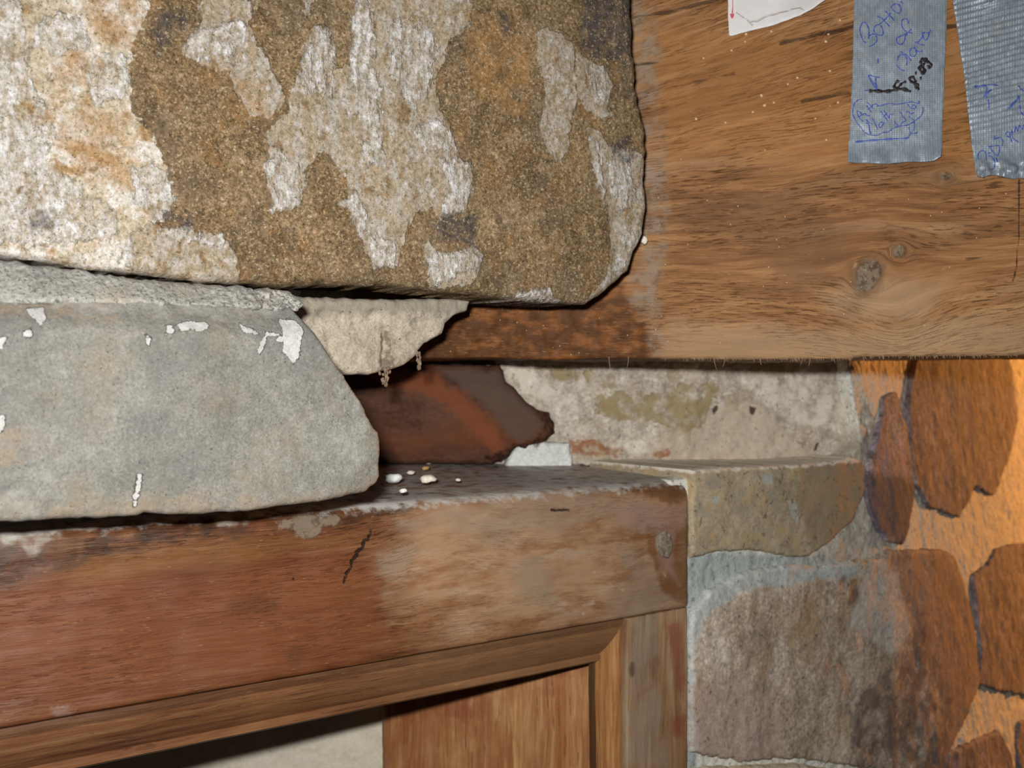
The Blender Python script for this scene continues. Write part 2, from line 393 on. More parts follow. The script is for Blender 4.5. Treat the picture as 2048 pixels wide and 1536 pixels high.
ochre = [[(105, 100), (190, 95), (195, 200), (130, 220), (105, 160)], [(110, 215), (250, 225), (268, 320), (260, 390), (180, 370), (120, 300)], [(380, 130), (470, 140), (545, 235), (500, 230), (450, 140)], [(930, 20), (1060, 60), (1060, 240), (960, 200), (940, 120)], [(150, -20), (290, -20), (262, 110), (190, 80)]]
m_slab = stone_mat('weathered_brown_sandstone', [(0.0, '45382a'), (0.33, '7c6548'), (0.60, '9f8460'), (1.0, 'cbb28e')],
    [('pale', 'd9c8ae', dict(amp=2.2, size=240, soft=0.5, strength=0.95, mott=[('b99468', 60, 0.5, 0.62, 3), ('f1eadf', 85, 0.46, 0.58, 9), ('a8927a', 130, 0.56, 0.68, 14)])),
     ('tan', 'baa78d', dict(amp=2.0, size=300, soft=0.45, strength=0.9, bump=0.5, stretch=(1, 0.55, 1), mott=[('cbc2b6', 190, 0.46, 0.6, 4), ('9b7f5c', 150, 0.53, 0.66, 7), ('d8d4ce', 260, 0.58, 0.68, 11)])),
     ('ochre', 'bc8d55', dict(amp=3.5, size=160, soft=3.0, strength=0.6, broken=0.3)),
     ('lime', 'dcd6ce', dict(amp=3.4, size=330, soft=0.9, strength=0.9, bump=0.7, stretch=(1, 0.5, 1), off=2, broken=0.25, mott=[('b5a794', 330, 0.5, 0.6, 5), ('f4f2f0', 200, 0.5, 0.6, 12)])),
     ('darkp', '47454a', dict(amp=3.0, size=180, soft=2.2, strength=0.75, broken=0.45))],
    overlay=(520, 0.60, 1.34, 1.35), grain=820, mottle=150, bump=1.0, stretch=(1, 0.8, 1), blotch=26, grainmix=0.5,
    speck=[('e8d3ac', 700, 0.60, 0.5), ('dcc8a2', 430, 0.635, 0.4)], dark=(760, 0.63, 0.38, '4a3d30'), tint=[('6f5f50', 40, 0.45, 0.65, 0.5, 2), ('a0733f', 70, 0.5, 0.68, 0.45, 6), ('b39a78', 95, 0.53, 0.68, 0.5, 13), ('5d4c3b', 160, 0.56, 0.7, 0.5, 17)])
def d_slab(u, v, d):
    return (0.0018*fbm(u, v*0.7, 0.06, 3, 11)+0.0007*fbm(u, v*0.6, 0.012, 3, 12)+0.00028*fbm(u, v, 0.003, 2, 13)
            - 0.004*sstep(0.0, -0.1, v-S_slab.uv(100, 470)[1])*0
            + 0.003*sstep(0.03, 0.0, u-S_slab.uv(270, 300)[0])*sstep(-0.01, 0.02, v))
slab_o = [(-420, -300), (1268, -300), (1268, 20), (1274, 110), (1284, 200), (1293, 262), (1297, 300), (1294, 360), (1297, 420), (1291, 470), (1274, 510), (1263, 540), (1226, 575), (1207, 592), (1181, 607), (1150, 607), (1060, 601), (980, 591), (900, 583), (850, 577), (800, 572), (760, 566), (740, 571), (700, 569), (640, 568), (580, 571), (540, 569), (480, 566), (400, 563), (330, 556), (260, 547), (180, 538), (130, 531), (60, 519), (0, 515), (-420, 505)]
slab = relief('stone', S_slab, slab_o, 0.00085, 0.05, m_slab, wall_left, edge=0.0055, disp=d_slab, attrs=masks(S_slab, dict(pale=pale, tan=tan, lime=lime, darkp=darkp, ochre=ochre)), jit=0.0006, seed=3, lip=0.002)
tag(slab, 'big brown sandstone slab streaked with pale lime, overhanging at the top left')

# ---- grey stone
G = 1.9
wl = [[(289, 668), (305, 676), (297, 690), (290, 690)], [(332, 649), (348, 653), (346, 665), (330, 670)], [(354, 647), (379, 641), (414, 645), (420, 655), (398, 665), (383, 659), (357, 665)],
      [(480, 641), (492, 653), (508, 657), (520, 672), (504, 668), (484, 665)], [(525, 672), (533, 670), (527, 696), (516, 709), (511, 700)], [(530, 664), (560, 666), (560, 674), (532, 671)],
      [(566, 637), (594, 637), (609, 657), (602, 676), (596, 715), (582, 730), (574, 715), (562, 704), (566, 684), (551, 684), (555, 670), (566, 672)],
      [(270, 946), (284, 946), (282, 973), (276, 989), (272, 1014), (265, 1014), (266, 989), (273, 961)], [(55, 614), (94, 612), (99, 633), (82, 650), (66, 633)], [(43, 664), (62, 655), (65, 672), (51, 677)],
      [(-20, 676), (13, 674), (6, 700), (-20, 708)], [(-20, 830), (13, 830), (8, 866), (-20, 866)]]
warm = [[(-60, 1000), (120, 1010), (260, 1000), (300, 980), (420, 1000), (560, 990), (700, 975), (760, 960), (770, 1000), (600, 1020), (300, 1040), (-60, 1060)], [(-60, 590), (80, 595), (260, 595), (240, 640), (60, 620), (-60, 650)], [(300, 990), (420, 985), (400, 1020), (290, 1025)], [(-60, 850), (40, 870), (40, 920), (-60, 930)]]
white_s = [[(-60, 980), (60, 985), (80, 1030), (-60, 1040)], [(100, 580), (420, 600), (560, 620), (530, 650), (300, 625), (110, 615)], [(640, 880), (700, 870), (740, 920), (690, 940)]]
m_grey = stone_mat('fine_grey_limestone', overlay=(800, 0.84, 1.14), stops=[(0.0, '85827a'), (0.45, 'a3a097'), (0.7, 'b3b0a6'), (1.0, 'cbc8be')],
    patches=[('warm', 'bda78c', dict(amp=4.0, size=130, soft=3.0, strength=0.7, broken=0.35)), ('whites', 'cdcbc2', dict(amp=4.0, size=160, soft=3.0, strength=0.6, broken=0.2)),
     ('wl', 'f2efe9', dict(amp=0.75, size=520, soft=0.18, strength=1.0, bump=1.6, broken=0.0))],
    grain=950, mottle=180, bump=0.75, blotch=18, grainmix=0.42, tint=[('ab9c82', 30, 0.5, 0.68, 0.5, 3), ('8d8f88', 24, 0.48, 0.64, 0.55, 8)], speck=[('cfcabb', 900, 0.635, 0.5), ('c0a070', 260, 0.69, 0.45)], dark=(900, 0.66, 0.4, '5c5b52'))
ur = S_grey.uv(268, 800)[0]
def d_grey(u, v, d):
    vt = S_grey.uv(300, 600)[1]
    return (0.0016*fbm(u, v, 0.05, 3, 21)+0.0006*fbm(u, v, 0.011, 3, 22)+0.00018*fbm(u, v, 0.003, 2, 23)
            + 0.0012*sstep(-0.0008, 0.0008, u-ur-0.0025*fbm(v, v*0, 0.02, 2, 4)) - 0.010*sstep(-0.014, 0.002, v-vt)
            - 0.003*sstep(0.0, 0.05, u-S_grey.uv(640, 800)[0]))
grey_o = [(-420, 588), (0, 592), (270, 592), (400, 597), (500, 602), (560, 607), (598, 608), (612, 630), (640, 680), (670, 725), (700, 770), (720, 800), (745, 845), (760, 865), (766, 882), (764, 920), (762, 950), (754, 968), (735, 984), (700, 993), (640, 1003), (560, 1013), (500, 1022), (420, 1027), (350, 1029), (288, 1026), (276, 1031), (200, 1037), (120, 1040), (60, 1043), (0, 1044), (-420, 1050)]
grey = relief('stone', S_grey, grey_o, 0.0008, 0.055, m_grey, wall_left, edge=0.0026, disp=d_grey, attrs=masks(S_grey, dict(wl=wl, warm=warm, whites=white_s)), jit=0.00045, seed=8, lip=0.0015)
tag(grey, 'smooth grey stone with a slanting right edge and white flakes')

# ---- mortar bed between the two
G = 1.2
m_bed = stone_mat('gritty_grey_mortar', [(0.0, '807d76'), (0.5, 'a6a39b'), (1.0, 'c8c5bd')], [], grain=650, mottle=220, bump=1.4, blotch=40, grainmix=0.6, dark=(700, 0.60, 0.6, '5d5b50'), tint=[('b5a890', 40, 0.5, 0.65, 0.5, 1)])
def d_bed(u, v, d):
    k = sstep(S_bed.uv(380, 580)[0], S_bed.uv(560, 580)[0], u)
    vt = S_bed.uv(300, 556)[1]
    return 0.0009*fbm(u, v, 0.006, 4, 33, 0.7)*(0.2+2.1*k)+0.0015*fbm(u, v, 0.04, 2, 31)+0.016*sstep(0.008, -0.014, v-vt)-0.012
bed = relief('mortar_joint', S_bed, [(-420, 495), (0, 512), (130, 530), (260, 550), (340, 560), (450, 566), (540, 573), (582, 578), (606, 595), (606, 612), (595, 622), (560, 622), (400, 615), (270, 610), (0, 612), (-420, 618)],
             0.0006, 0.03, m_bed, wall_left, edge=0.0025, disp=d_bed, jit=0.0011, step=0.0016, seed=14)

# ---- wedge stone behind
G = 1.05
m_wedge = stone_mat('pale_sandy_stone', [(0.0, '8f8371'), (0.5, 'b3a794'), (1.0, 'cfc4b2')],
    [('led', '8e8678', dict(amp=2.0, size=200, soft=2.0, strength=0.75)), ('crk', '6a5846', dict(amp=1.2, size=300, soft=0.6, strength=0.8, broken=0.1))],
    grain=800, mottle=200, bump=0.9, blotch=40, grainmix=0.45, dark=(420, 0.68, 0.7, '5d5245'))
def d_wedge(u, v, d):
    v1 = S_wedge.uv(760, 632)[1]; u1 = S_wedge.uv(768, 700)[0]
    r = 0.0012*fbm(u, v, 0.025, 3, 41)+0.0006*fbm(u, v, 0.006, 3, 42)
    r = r+0.004*sstep(-0.002, 0.003, v-v1+0.002*fbm(u, v, 0.02, 2, 43))*0.5
    return r-0.0016*np.exp(-((u-u1-0.002*fbm(v, v, 0.01, 2, 4))/0.0016)**2)*sstep(0.0, -0.01, v-v1)
wedge = relief('stone', S_wedge, [(540, 588), (620, 593), (700, 597), (780, 599), (870, 597), (938, 600), (933, 622), (906, 632), (896, 645), (889, 668), (868, 680), (851, 686), (836, 710), (813, 731), (776, 742), (740, 748), (700, 749), (676, 735), (620, 705), (540, 690)],
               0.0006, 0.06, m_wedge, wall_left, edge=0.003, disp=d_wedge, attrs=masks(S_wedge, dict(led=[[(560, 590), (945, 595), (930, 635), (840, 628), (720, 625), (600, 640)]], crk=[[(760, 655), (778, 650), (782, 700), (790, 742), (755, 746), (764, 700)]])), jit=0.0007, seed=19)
tag(wedge, 'small pale wedge stone tucked under the overhanging slab')

# ================================================================== the recess over the door head
wall_back = tag(empty('wall_back', (0.1, 0.72, CZ)), kind='structure')
G = 0.64
olive = [[(1185, 792), (1230, 785), (1300, 790), (1350, 775), (1418, 757), (1437, 780), (1425, 810), (1410, 845), (1370, 870), (1330, 855), (1290, 845), (1240, 840), (1200, 825)], [(1075, 735), (1150, 738), (1160, 757), (1118, 766)], [(1160, 745), (1240, 745), (1225, 775), (1180, 765)]]
smooth_p = [[(1330, 870), (1440, 815), (1500, 800), (1540, 830), (1590, 880), (1640, 915), (1620, 935), (1340, 935), (1290, 910)]]
rusty = [[(1140, 880), (1200, 880), (1225, 905), (1180, 915), (1142, 908)], [(1305, 905), (1335, 895), (1340, 912), (1312, 915)], [(1225, 898), (1245, 895), (1245, 915), (1228, 918)]]
whitem = [[(1225, 890), (1280, 876), (1320, 882), (1325, 900), (1240, 902)], [(1000, 730), (1060, 740), (1140, 790), (1120, 830), (1090, 820), (1040, 780)], [(1480, 760), (1600, 750), (1690, 790), (1720, 850), (1600, 850), (1520, 800)]]
gapl = [[(1425, 820), (1437, 805), (1437, 822), (1428, 832)], [(1500, 812), (1512, 816), (1508, 830), (1500, 826)], [(1632, 888), (1638, 884), (1634, 900), (1628, 902)]]
m_mort = stone_mat('old_lime_mortar', [(0.0, '7a7061'), (0.45, 'a0968a'), (1.0, 'c0b8aa')],
    [('whitem', 'c6c0b2', dict(amp=6.0, size=110, soft=2.5, strength=0.65, broken=0.2)), ('smoothp', 'a89a88', dict(amp=2.5, size=130, soft=1.5, strength=0.7)), ('olive', '83734f', dict(amp=6, size=110, soft=1.6, strength=0.85, broken=0.25, bump=-0.6)),
     ('rusty', '7f4d2e', dict(amp=2.5, size=200, soft=1.2, strength=0.85, broken=0.4)), ('gapl', '2c2118', dict(amp=1.0, size=300, soft=0.6, strength=0.9))],
    grain=420, mottle=110, bump=0.9, blotch=26, grainmix=0.4, dark=(260, 0.65, 0.45, '6a5d48'), tint=[('8d7d5e', 34, 0.48, 0.66, 0.55, 5), ('857b70', 70, 0.52, 0.66, 0.6, 8), ('cfc8ba', 110, 0.56, 0.68, 0.6, 2)])
def d_back(u, v, d):
    return 0.0035*fbm(u, v, 0.045, 4, 51)+0.0012*fbm(u, v, 0.01, 3, 52)
mort = relief('mortar', S_back, [(600, 500), (1722, 500), (1722, 690), (1722, 740), (1738, 800), (1749, 850), (1737, 885), (1722, 930), (600, 930)], 0.0011, 0.05, m_mort, wall_back, edge=0.002, disp=d_back,
              attrs=masks(S_back, dict(olive=olive, smoothp=smooth_p, rusty=rusty, whitem=whitem, gapl=gapl)), jit=0.0012, seed=23)
m_chip = stone_mat('blue_white_mortar', [(0.0, 'a0a29e'), (0.6, 'bdbfbb'), (1.0, 'd0d2ce')], [], grain=500, mottle=200, bump=1.0)
chip = relief('mortar_lump', Surf((-0.0083, 0.692), 9.0), [(1008, 950), (1016, 920), (1032, 892), (1066, 886), (1076, 896), (1086, 882), (1120, 886), (1140, 886), (1146, 920), (1146, 950)], 0.0008, 0.03, m_chip, wall_back, edge=0.003, disp=lambda u, v, d: 0.001*fbm(u, v, 0.01, 3, 3), jit=0.001, seed=4)
tag(chip, 'bluish white lump of mortar')
# old dark timber end lying in the hole
G = 0.85
m_timb = stone_mat('dark_rotten_timber', [(0.0, '2c1c14'), (0.5, '4a3024'), (1.0, '664738')],
    [('stripe', '7d452a', dict(amp=4.0, size=90, soft=4.5, strength=0.7)), ('greyp', '5b4a42', dict(amp=3.0, size=80, soft=3.5, strength=0.7)), ('rot', '2a160c', dict(amp=2.6, size=250, soft=0.8, strength=0.9, broken=0.1))],
    grain=300, mottle=90, bump=0.8, stretch=(0.3, 1, 1), blotch=20, grainmix=0.2, tint=[('6b3d24', 18, 0.48, 0.66, 0.6, 3)])
tq = P2(S_timb, [(845, 740), (1005, 905)])
def d_timb(u, v, d):
    a, b = tq; t = b-a; t = t/np.linalg.norm(t); s = (u-a[0])*t[1]-(v-a[1])*t[0]
    return -0.07*np.abs(s)*sstep(0, 0.01, np.abs(s))+0.0012*fbm(u*0.4, v, 0.012, 3, 5)
timb = relief('broken_timber', S_timb, [(620, 729), (760, 728), (900, 728), (1000, 729), (1016, 765), (1036, 780), (1055, 800), (1076, 820), (1101, 826), (1112, 845), (1113, 866), (1096, 881), (1072, 888), (1054, 898), (1038, 895), (1020, 912), (1004, 926), (980, 930), (900, 930), (620, 930)],
              0.001, 0.06, m_timb, None, edge=0.006, disp=d_timb, attrs=masks(S_timb, dict(stripe=[[(835, 740), (880, 755), (950, 805), (990, 850), (1004, 895), (985, 908), (955, 870), (910, 830), (860, 790), (760, 770), (720, 745)]],
              greyp=[[(880, 735), (1000, 745), (1050, 800), (1090, 850), (1040, 890), (1010, 860), (960, 800), (900, 760)]], rot=[[(1082, 822), (1118, 830), (1120, 880), (1060, 900), (1000, 935), (970, 915), (1020, 895), (1070, 880), (1090, 860)]])), jit=0.0012, seed=29)
tag(timb, 'dark rotted timber end with an orange stripe, deep in the hole above the door frame', 'timber')

# ================================================================== wall on the right: rubble stones in mortar, turning a soft corner
wall_right = tag(empty('wall_right', (0.35, 0.75, CZ-0.1)), kind='structure')
bluem = [[(1370, 1100), (1470, 1105), (1600, 1108), (1700, 1110), (1720, 1150), (1600, 1165), (1480, 1180), (1420, 1220), (1395, 1260), (1370, 1290)], [(1365, 1250), (1388, 1260), (1385, 1400), (1400, 1536), (1365, 1560)]]
G = 0.40
m_rm = stone_mat('pale_rubble_mortar', overlay=(420, 0.75, 1.0), stops=[(0.0, '8a8076'), (0.45, 'aea398'), (1.0, 'd0c7be')], patches=[('bluem', '7a807e', dict(amp=3.5, size=90, soft=3, strength=0.92)), ('greym', '7f776c', dict(amp=4.0, size=100, soft=4, strength=0.65))], grain=380, mottle=120, bump=1.2, blotch=30, grainmix=0.45, dark=(280, 0.62, 0.6, '655a4a'))
def d_rm(u, v, d): return 0.0016*fbm(u, v, 0.03, 3, 61)+0.0007*fbm(u, v, 0.008, 3, 62)
relief('mortar', S_mort, [(1340, 960), (1560, 940), (1690, 925), (1722, 880), (1690, 690), (1690, 500), (2330, 500), (2330, 1720), (1340, 1720)], 0.0013, 0.06, m_rm, wall_right, edge=0.003, disp=d_rm,
       attrs=masks(S_mort, dict(bluem=bluem, greym=[[(1600, 1120), (1700, 1010), (1740, 1000), (1790, 1100), (1760, 1130)], [(1640, 850), (1760, 860), (1740, 930), (1640, 920)]])), jit=0.001, seed=31)  # greym paints the mortar darker where the bulb does not reach
def rub(name, outline, mat, lift, seed, edge=0.004, rough=1.0, spec=None, thick=0.03, jit=0.001, tilt=(0, 0)):
    P = P2(S_right, outline); c = P.mean(0)
    f = lambda u, v, d: lift+rough*(0.0014*fbm(u, v, 0.035, 3, seed)+0.00025*fbm(u, v, 0.008, 3, seed+1))+tilt[0]*(u-c[0])+tilt[1]*(v-c[1])
    return relief(name, S_right, outline, 0.0011, thick, mat, wall_right, edge=edge, disp=f, attrs=masks(S_right, spec or {}), jit=jit, seed=seed)
G = 0.66
G = 0.70
m_y = stone_mat('speckled_yellow_stone', [(0.0, '786c58'), (0.45, '968770'), (1.0, 'b0a288')], [('blue', '9fa3a0', dict(amp=2.0, size=150, soft=1.2, strength=0.7)), ('brn', '85735a', dict(amp=4.0, size=70, soft=4, strength=0.7)), ('topg', 'cfc8ba', dict(amp=2.0, size=120, soft=1.2, strength=0.85))], grain=480, mottle=170, bump=0.6, blotch=35, grainmix=0.35, dark=(250, 0.62, 0.55, '5f5540'), tint=[('827c70', 60, 0.5, 0.64, 0.6, 4), ('a48c64', 75, 0.5, 0.64, 0.6, 9)])
y1 = rub('stone', [(1382, 940), (1450, 936), (1550, 932), (1640, 926), (1700, 914), (1722, 920), (1728, 940), (1725, 985), (1702, 1040), (1661, 1080), (1636, 1098), (1616, 1113), (1575, 1112), (1500, 1100), (1430, 1103), (1382, 1118)], m_y, 0.0015, 71, edge=0.0025, rough=0.55, thick=0.10,
    spec=dict(blue=[[(1520, 950), (1545, 945), (1540, 970), (1525, 968)], [(1570, 1000), (1590, 1010), (1595, 1045), (1578, 1035)], [(1410, 1000), (1440, 985), (1430, 1010)]], brn=[[(1600, 920), (1740, 920), (1720, 1040), (1620, 1100), (1590, 1000)]], topg=[[(1370, 925), (1720, 900), (1726, 922), (1600, 934), (1450, 941), (1370, 946)]]), jit=0.0007)
tag(y1, 'speckled yellowish stone at the end of the door head')
G = 0.53
m_big = stone_mat('big_rubble_stone', overlay=(330, 0.75, 1.2), stops=[(0.0, '625448'), (0.45, '8b7c6c'), (0.75, 'a5988a'), (1.0, 'bcb1a3')],
    patches=[('purp', '5a4a44', dict(amp=4.5, size=80, soft=3.0, strength=0.8, broken=0.1)), ('brown', '6a5c58', dict(amp=5.0, size=60, soft=6, strength=0.8, mott=[('4c4245', 60, 0.5, 0.64, 3), ('87766c', 90, 0.54, 0.68, 7)])), ('bluem', '949a99', dict(amp=4.0, size=90, soft=3.0, strength=0.8)), ('greyl', 'a19c95', dict(amp=3.0, size=90, soft=3.0, strength=0.6)), ('pink', '8d7a70', dict(amp=4.0, size=90, soft=4.0, strength=0.7))],
    grain=420, mottle=120, bump=0.75, stretch=(1, 0.6, 1), blotch=24, grainmix=0.35, dark=(240, 0.64, 0.4, '4a3c31'), tint=[('8a6e4e', 28, 0.5, 0.68, 0.6, 4)])
big = rub('stone', [(1380, 1225), (1420, 1180), (1500, 1140), (1580, 1128), (1640, 1132), (1700, 1122), (1760, 1116), (1778, 1100), (1880, 1098), (1908, 1112), (1926, 1165), (1936, 1210), (1945, 1240), (1952, 1300), (1957, 1365), (1944, 1398), (1926, 1440), (1908, 1480), (1890, 1520), (1870, 1560), (1720, 1534), (1600, 1516), (1480, 1522), (1380, 1505)], m_big, 0.0022, 75, edge=0.003, rough=1.0,
    spec=dict(purp=[[(1820, 1240), (1860, 1260), (1900, 1400), (1880, 1540), (1700, 1540), (1690, 1420), (1740, 1360), (1800, 1310)], [(1640, 1150), (1690, 1140), (1730, 1190), (1720, 1215), (1660, 1200)]], brown=[[(1780, 1100), (1960, 1090), (1960, 1560), (1860, 1560), (1880, 1400), (1830, 1260), (1790, 1180)]], bluem=bluem, greyl=[[(1740, 1110), (1790, 1150), (1815, 1260), (1780, 1310), (1690, 1250)]], pink=[[(1380, 1380), (1480, 1350), (1560, 1420), (1560, 1536), (1380, 1536)]]), jit=0.0012)
tag(big, 'large purplish grey rubble stone right of the door jamb')
G = 0.56
m_dk = stone_mat('dark_brown_rubble', overlay=(330, 0.7, 1.25), stops=[(0.0, '3e3a42'), (0.4, '6e6667'), (0.75, '928a8b'), (1.0, 'b8b0ae')], patches=[('purp', '3f3b41', dict(amp=4.0, size=90, soft=4.0, strength=0.8))], grain=420, mottle=130, bump=0.9, stretch=(1, 0.5, 1), blotch=26, grainmix=0.35, dark=(260, 0.62, 0.5, '3f3028'), tint=[('7a6f7c', 25, 0.48, 0.64, 0.6, 4), ('8a7260', 45, 0.5, 0.66, 0.6, 8), ('453b3a', 90, 0.54, 0.68, 0.7, 9), ('b3a8a4', 150, 0.6, 0.7, 0.5, 2)])
rub('stone', [(1768, 795), (1780, 788), (1794, 782), (1800, 800), (1800, 828), (1815, 850), (1820, 900), (1824, 940), (1829, 980), (1826, 1010), (1817, 1050), (1803, 1090), (1772, 1082), (1747, 1042), (1737, 1010), (1731, 970), (1732, 935), (1745, 900), (1752, 870), (1764, 830)], m_dk, 0.0010, 81, edge=0.0018, spec=dict(purp=[[(1725, 940), (1835, 960), (1830, 1110), (1740, 1060)]]))  # purp here is painted shade: the lower part, out of the bulb's light
rub('stone', [(1850, 672), (1834, 715), (1822, 755), (1815, 800), (1815, 830), (1820, 880), (1824, 930), (1831, 970), (1856, 1016), (1880, 1020), (1900, 1030), (1917, 1035), (1932, 1008), (1950, 972), (1962, 978), (1975, 988), (1989, 992), (1998, 962), (2015, 922), (2029, 872), (2035, 820), (2027, 765), (2016, 715), (2010, 672)], m_dk, 0.0016, 85, edge=0.002)
rub('stone', [(1992, 1100), (2020, 1090), (2100, 1082), (2190, 1090), (2200, 1395), (2100, 1400), (2030, 1387), (1990, 1380), (1955, 1368), (1962, 1300), (1955, 1240), (1948, 1190), (1948, 1150), (1975, 1130)], m_dk, 0.0014, 89, edge=0.002)
rub('stone', [(1868, 1545), (1900, 1502), (1950, 1482), (1998, 1462), (2018, 1500), (2030, 1560), (2020, 1660), (1880, 1660)], m_dk, 0.0014, 93, edge=0.002)
rub('stone', [(2040, 1445), (2100, 1425), (2220, 1440), (2220, 1640), (2060, 1640), (2044, 1560), (2034, 1500)], m_dk, 0.0014, 96, edge=0.002)
rub('stone', [(2058, 700), (2180, 690), (2240, 900), (2200, 1040), (2090, 1040), (2062, 900)], m_dk, 0.0014, 97, edge=0.002)
G = 0.6
m_ps = stone_mat('pale_low_stone', [(0.0, '7f7562'), (0.5, 'a39881'), (1.0, 'bdb29c')], [], grain=400, mottle=130, bump=1.2, blotch=30)
rub('stone', [(1380, 1538), (1480, 1532), (1600, 1528), (1700, 1545), (1800, 1560), (1860, 1580), (1840, 1680), (1380, 1680)], m_ps, 0.003, 99)

# ================================================================== the wide timber beam
G = 0.98
uK, vK = S_beam.uv([1737, 1798, 1890], [550, 503, 355]); rK = [0.0078, 0.0042, 0.0026]
u50, v50 = S_beam.uv(1500, 40); _, v500 = S_beam.uv(1500, 480)
ud, vd = S_beam.uv(1800, 655)
def grain_beam(u, v, h=None):
    s = 0.27*sstep(v500, v50, v)
    g = v-s*(u-u50)-0.012*h if h is not None else v-s*(u-u50)
    g = g+0.010*gauss(u, v, ud, vd, 0.022, 0.018)-0.10*sstep(0.0, 0.10, u-ud)*(u-ud)*sstep(0.06, 0.0, np.abs(v-vd))
    for uk, vk, r in zip(uK, vK, rK):
        du = u-uk; dv = v-vk; r2 = (du*0.85)**2+dv**2
        g = g-dv*np.minimum(1.0, 1.3*r*r/(r2+1e-9))*0.95
    return g+0.0013*fbm(u*0.35, v, 0.02, 3, 102)
ring = lambda cx, cy, rx, ry, n=14, sk=0: [(cx+rx*math.cos(a)+sk*math.sin(a), cy-ry*math.sin(a)) for a in [i*2*math.pi/n for i in range(n)]]
bspec = dict(
    knot=[[(1716, 535), (1735, 522), (1752, 520), (1763, 534), (1760, 556), (1748, 575), (1728, 585), (1714, 582), (1711, 560)], ring(1798, 503, 13, 14), ring(1892, 352, 12, 7)],
    knotd=[ring(1737, 552, 36, 42, sk=8), ring(1798, 503, 18, 19), ring(1890, 356, 26, 14)],
    cement=[[(1284, 430), (1310, 425), (1335, 440), (1330, 500), (1320, 570), (1318, 640), (1300, 645), (1262, 620), (1255, 590), (1275, 540), (1288, 500)], [(1265, 0), (1310, 20), (1318, 120), (1312, 220), (1330, 330), (1330, 420), (1290, 430), (1270, 200)], [(1300, 650), (1325, 655), (1330, 715), (1300, 716)]],
    rust=[[(760, 560), (1240, 560), (1260, 610), (1270, 640), (1320, 690), (1300, 740), (760, 740)]],
    pale=[[(1330, 640), (1700, 660), (1900, 640), (2150, 640), (2150, 730), (1330, 730)], [(1640, 590), (1780, 560), (1900, 560), (1850, 640), (1700, 650)]],
    orange=[[(1290, 60), (1700, 80), (1700, 330), (1560, 330), (1330, 300)], [(1880, 0), (1920, 0), (1950, 330), (1880, 330)]],
    dkz=[[(1340, 380), (1640, 400), (1700, 520), (1600, 580), (1450, 470), (1350, 440)], [(1690, 600), (1730, 590), (1720, 640), (1680, 640)]],
    saw=[[(2036, 358), (2040, 358), (2039, 470), (2034, 540), (2027, 565), (2024, 563), (2031, 535), (2036, 470)]],
    crack=[[(1262, 32), (1300, 28), (1360, 15), (1480, -15), (1480, -8), (1380, 18), (1320, 30), (1262, 36)], [(1560, 84), (1640, 64), (1708, 52), (1708, 58), (1640, 72), (1560, 90)], [(1330, 176), (1400, 160), (1470, 145), (1470, 148), (1400, 165)], [(1880, 50), (1920, 48), (1920, 55), (1880, 57)], [(1270, 128), (1320, 122), (1320, 125), (1270, 131)], [(1930, 517), (1985, 511), (1985, 513), (1935, 520)], [(1600, 200), (1700, 183), (1700, 187), (1605, 205)]])
m_beam = wood_mat('aged_oak_beam', [(0.0, '5a381c'), (0.4, '8a5e36'), (0.7, '9f7348'), (1.0, 'b88d60')],
    [('orange', 'a5703a', dict(amp=5, size=40, soft=8, strength=0.38)), ('pale', 'a88a68', dict(amp=4, size=50, soft=6, strength=0.6)), ('dkz', '6f4c2f', dict(amp=5, size=50, soft=7, strength=0.5)),
     ('rust', '8a5529', dict(amp=2.5, size=160, soft=2.5, strength=0.85)), ('rust', '3f2817', dict(amp=3, size=200, soft=3, strength=0.75, broken=0.3, off=3, stretch=(0.5, 1, 1))),
     ('knotd', '604630', dict(amp=1.8, size=140, soft=2.5, strength=0.55)), ('knot', '7a6a56', dict(amp=0.8, size=260, soft=0.7, strength=0.85, bump=0.6, mott=[('4c3d2e', 230, 0.46, 0.6, 3), ('948672', 400, 0.54, 0.66, 6)])),
     ('cement', '8c8172', dict(amp=4.0, size=110, soft=4.0, strength=0.65, broken=0.2, mott=[('6a5c4c', 130, 0.5, 0.62, 4)])), ('saw', '3a2616', dict(amp=0.2, size=300, soft=0.2, strength=0.9)), ('crack', '2c1b0f', dict(amp=0.9, size=260, soft=0.5, strength=0.75, bump=-1.0, stretch=(0.25, 1, 1)))],
    tick=(0.555, 0.75, '3c2413'), along=(18, 300), rough=0.66, spec=0.25, tints=[('6b4728', 7, 60, 0.5, 0.68, 0.55, 3), ('a98661', 9, 70, 0.52, 0.7, 0.5, 9)], bump=0.9, fleck=(0.66, 0.35, 'c6a078'))
def d_beam(u, v, d):
    g = grain_beam(u, v)
    r = 0.0010*fbm(u, v, 0.07, 3, 103)+0.0003*fbm(u*0.12, g, 0.0035, 3, 104)
    for uk, vk, k in zip(uK, vK, rK): r = r+0.0008*np.exp(-(((u-uk)**2+(v-vk)**2)/(k*k)))-0.0006*np.exp(-((np.sqrt((u-uk)**2+(v-vk)**2)-k)/(0.25*k))**2)
    ul = S_beam.uv(1290, 650)[0]; vl = S_beam.uv(1290, 610)[1]
    return r-0.0015*sstep(0.004, -0.004, u-ul)*sstep(0.004, -0.004, v-vl)*(1+0.8*fbm(u, v, 0.01, 3, 9))
beam_o = [(700, 722), (840, 717), (1000, 716), (1100, 720), (1150, 718), (1250, 717), (1400, 718), (1500, 720), (1700, 718), (1720, 714), (1800, 713), (2000, 711), (2048, 710), (2420, 707), (2420, -220), (700, -220)]
battr = masks(S_beam, bspec); battr['grain'] = grain_beam
beam = relief('timber_beam', S_beam, beam_o, 0.0010, 0.22, m_beam, None, edge=0.0022, disp=d_beam, attrs=battr, jit=0.00035, step=0.002, seed=37)
tag(beam, 'wide brown oak beam with knots, carrying the strips of duct tape', 'beam')

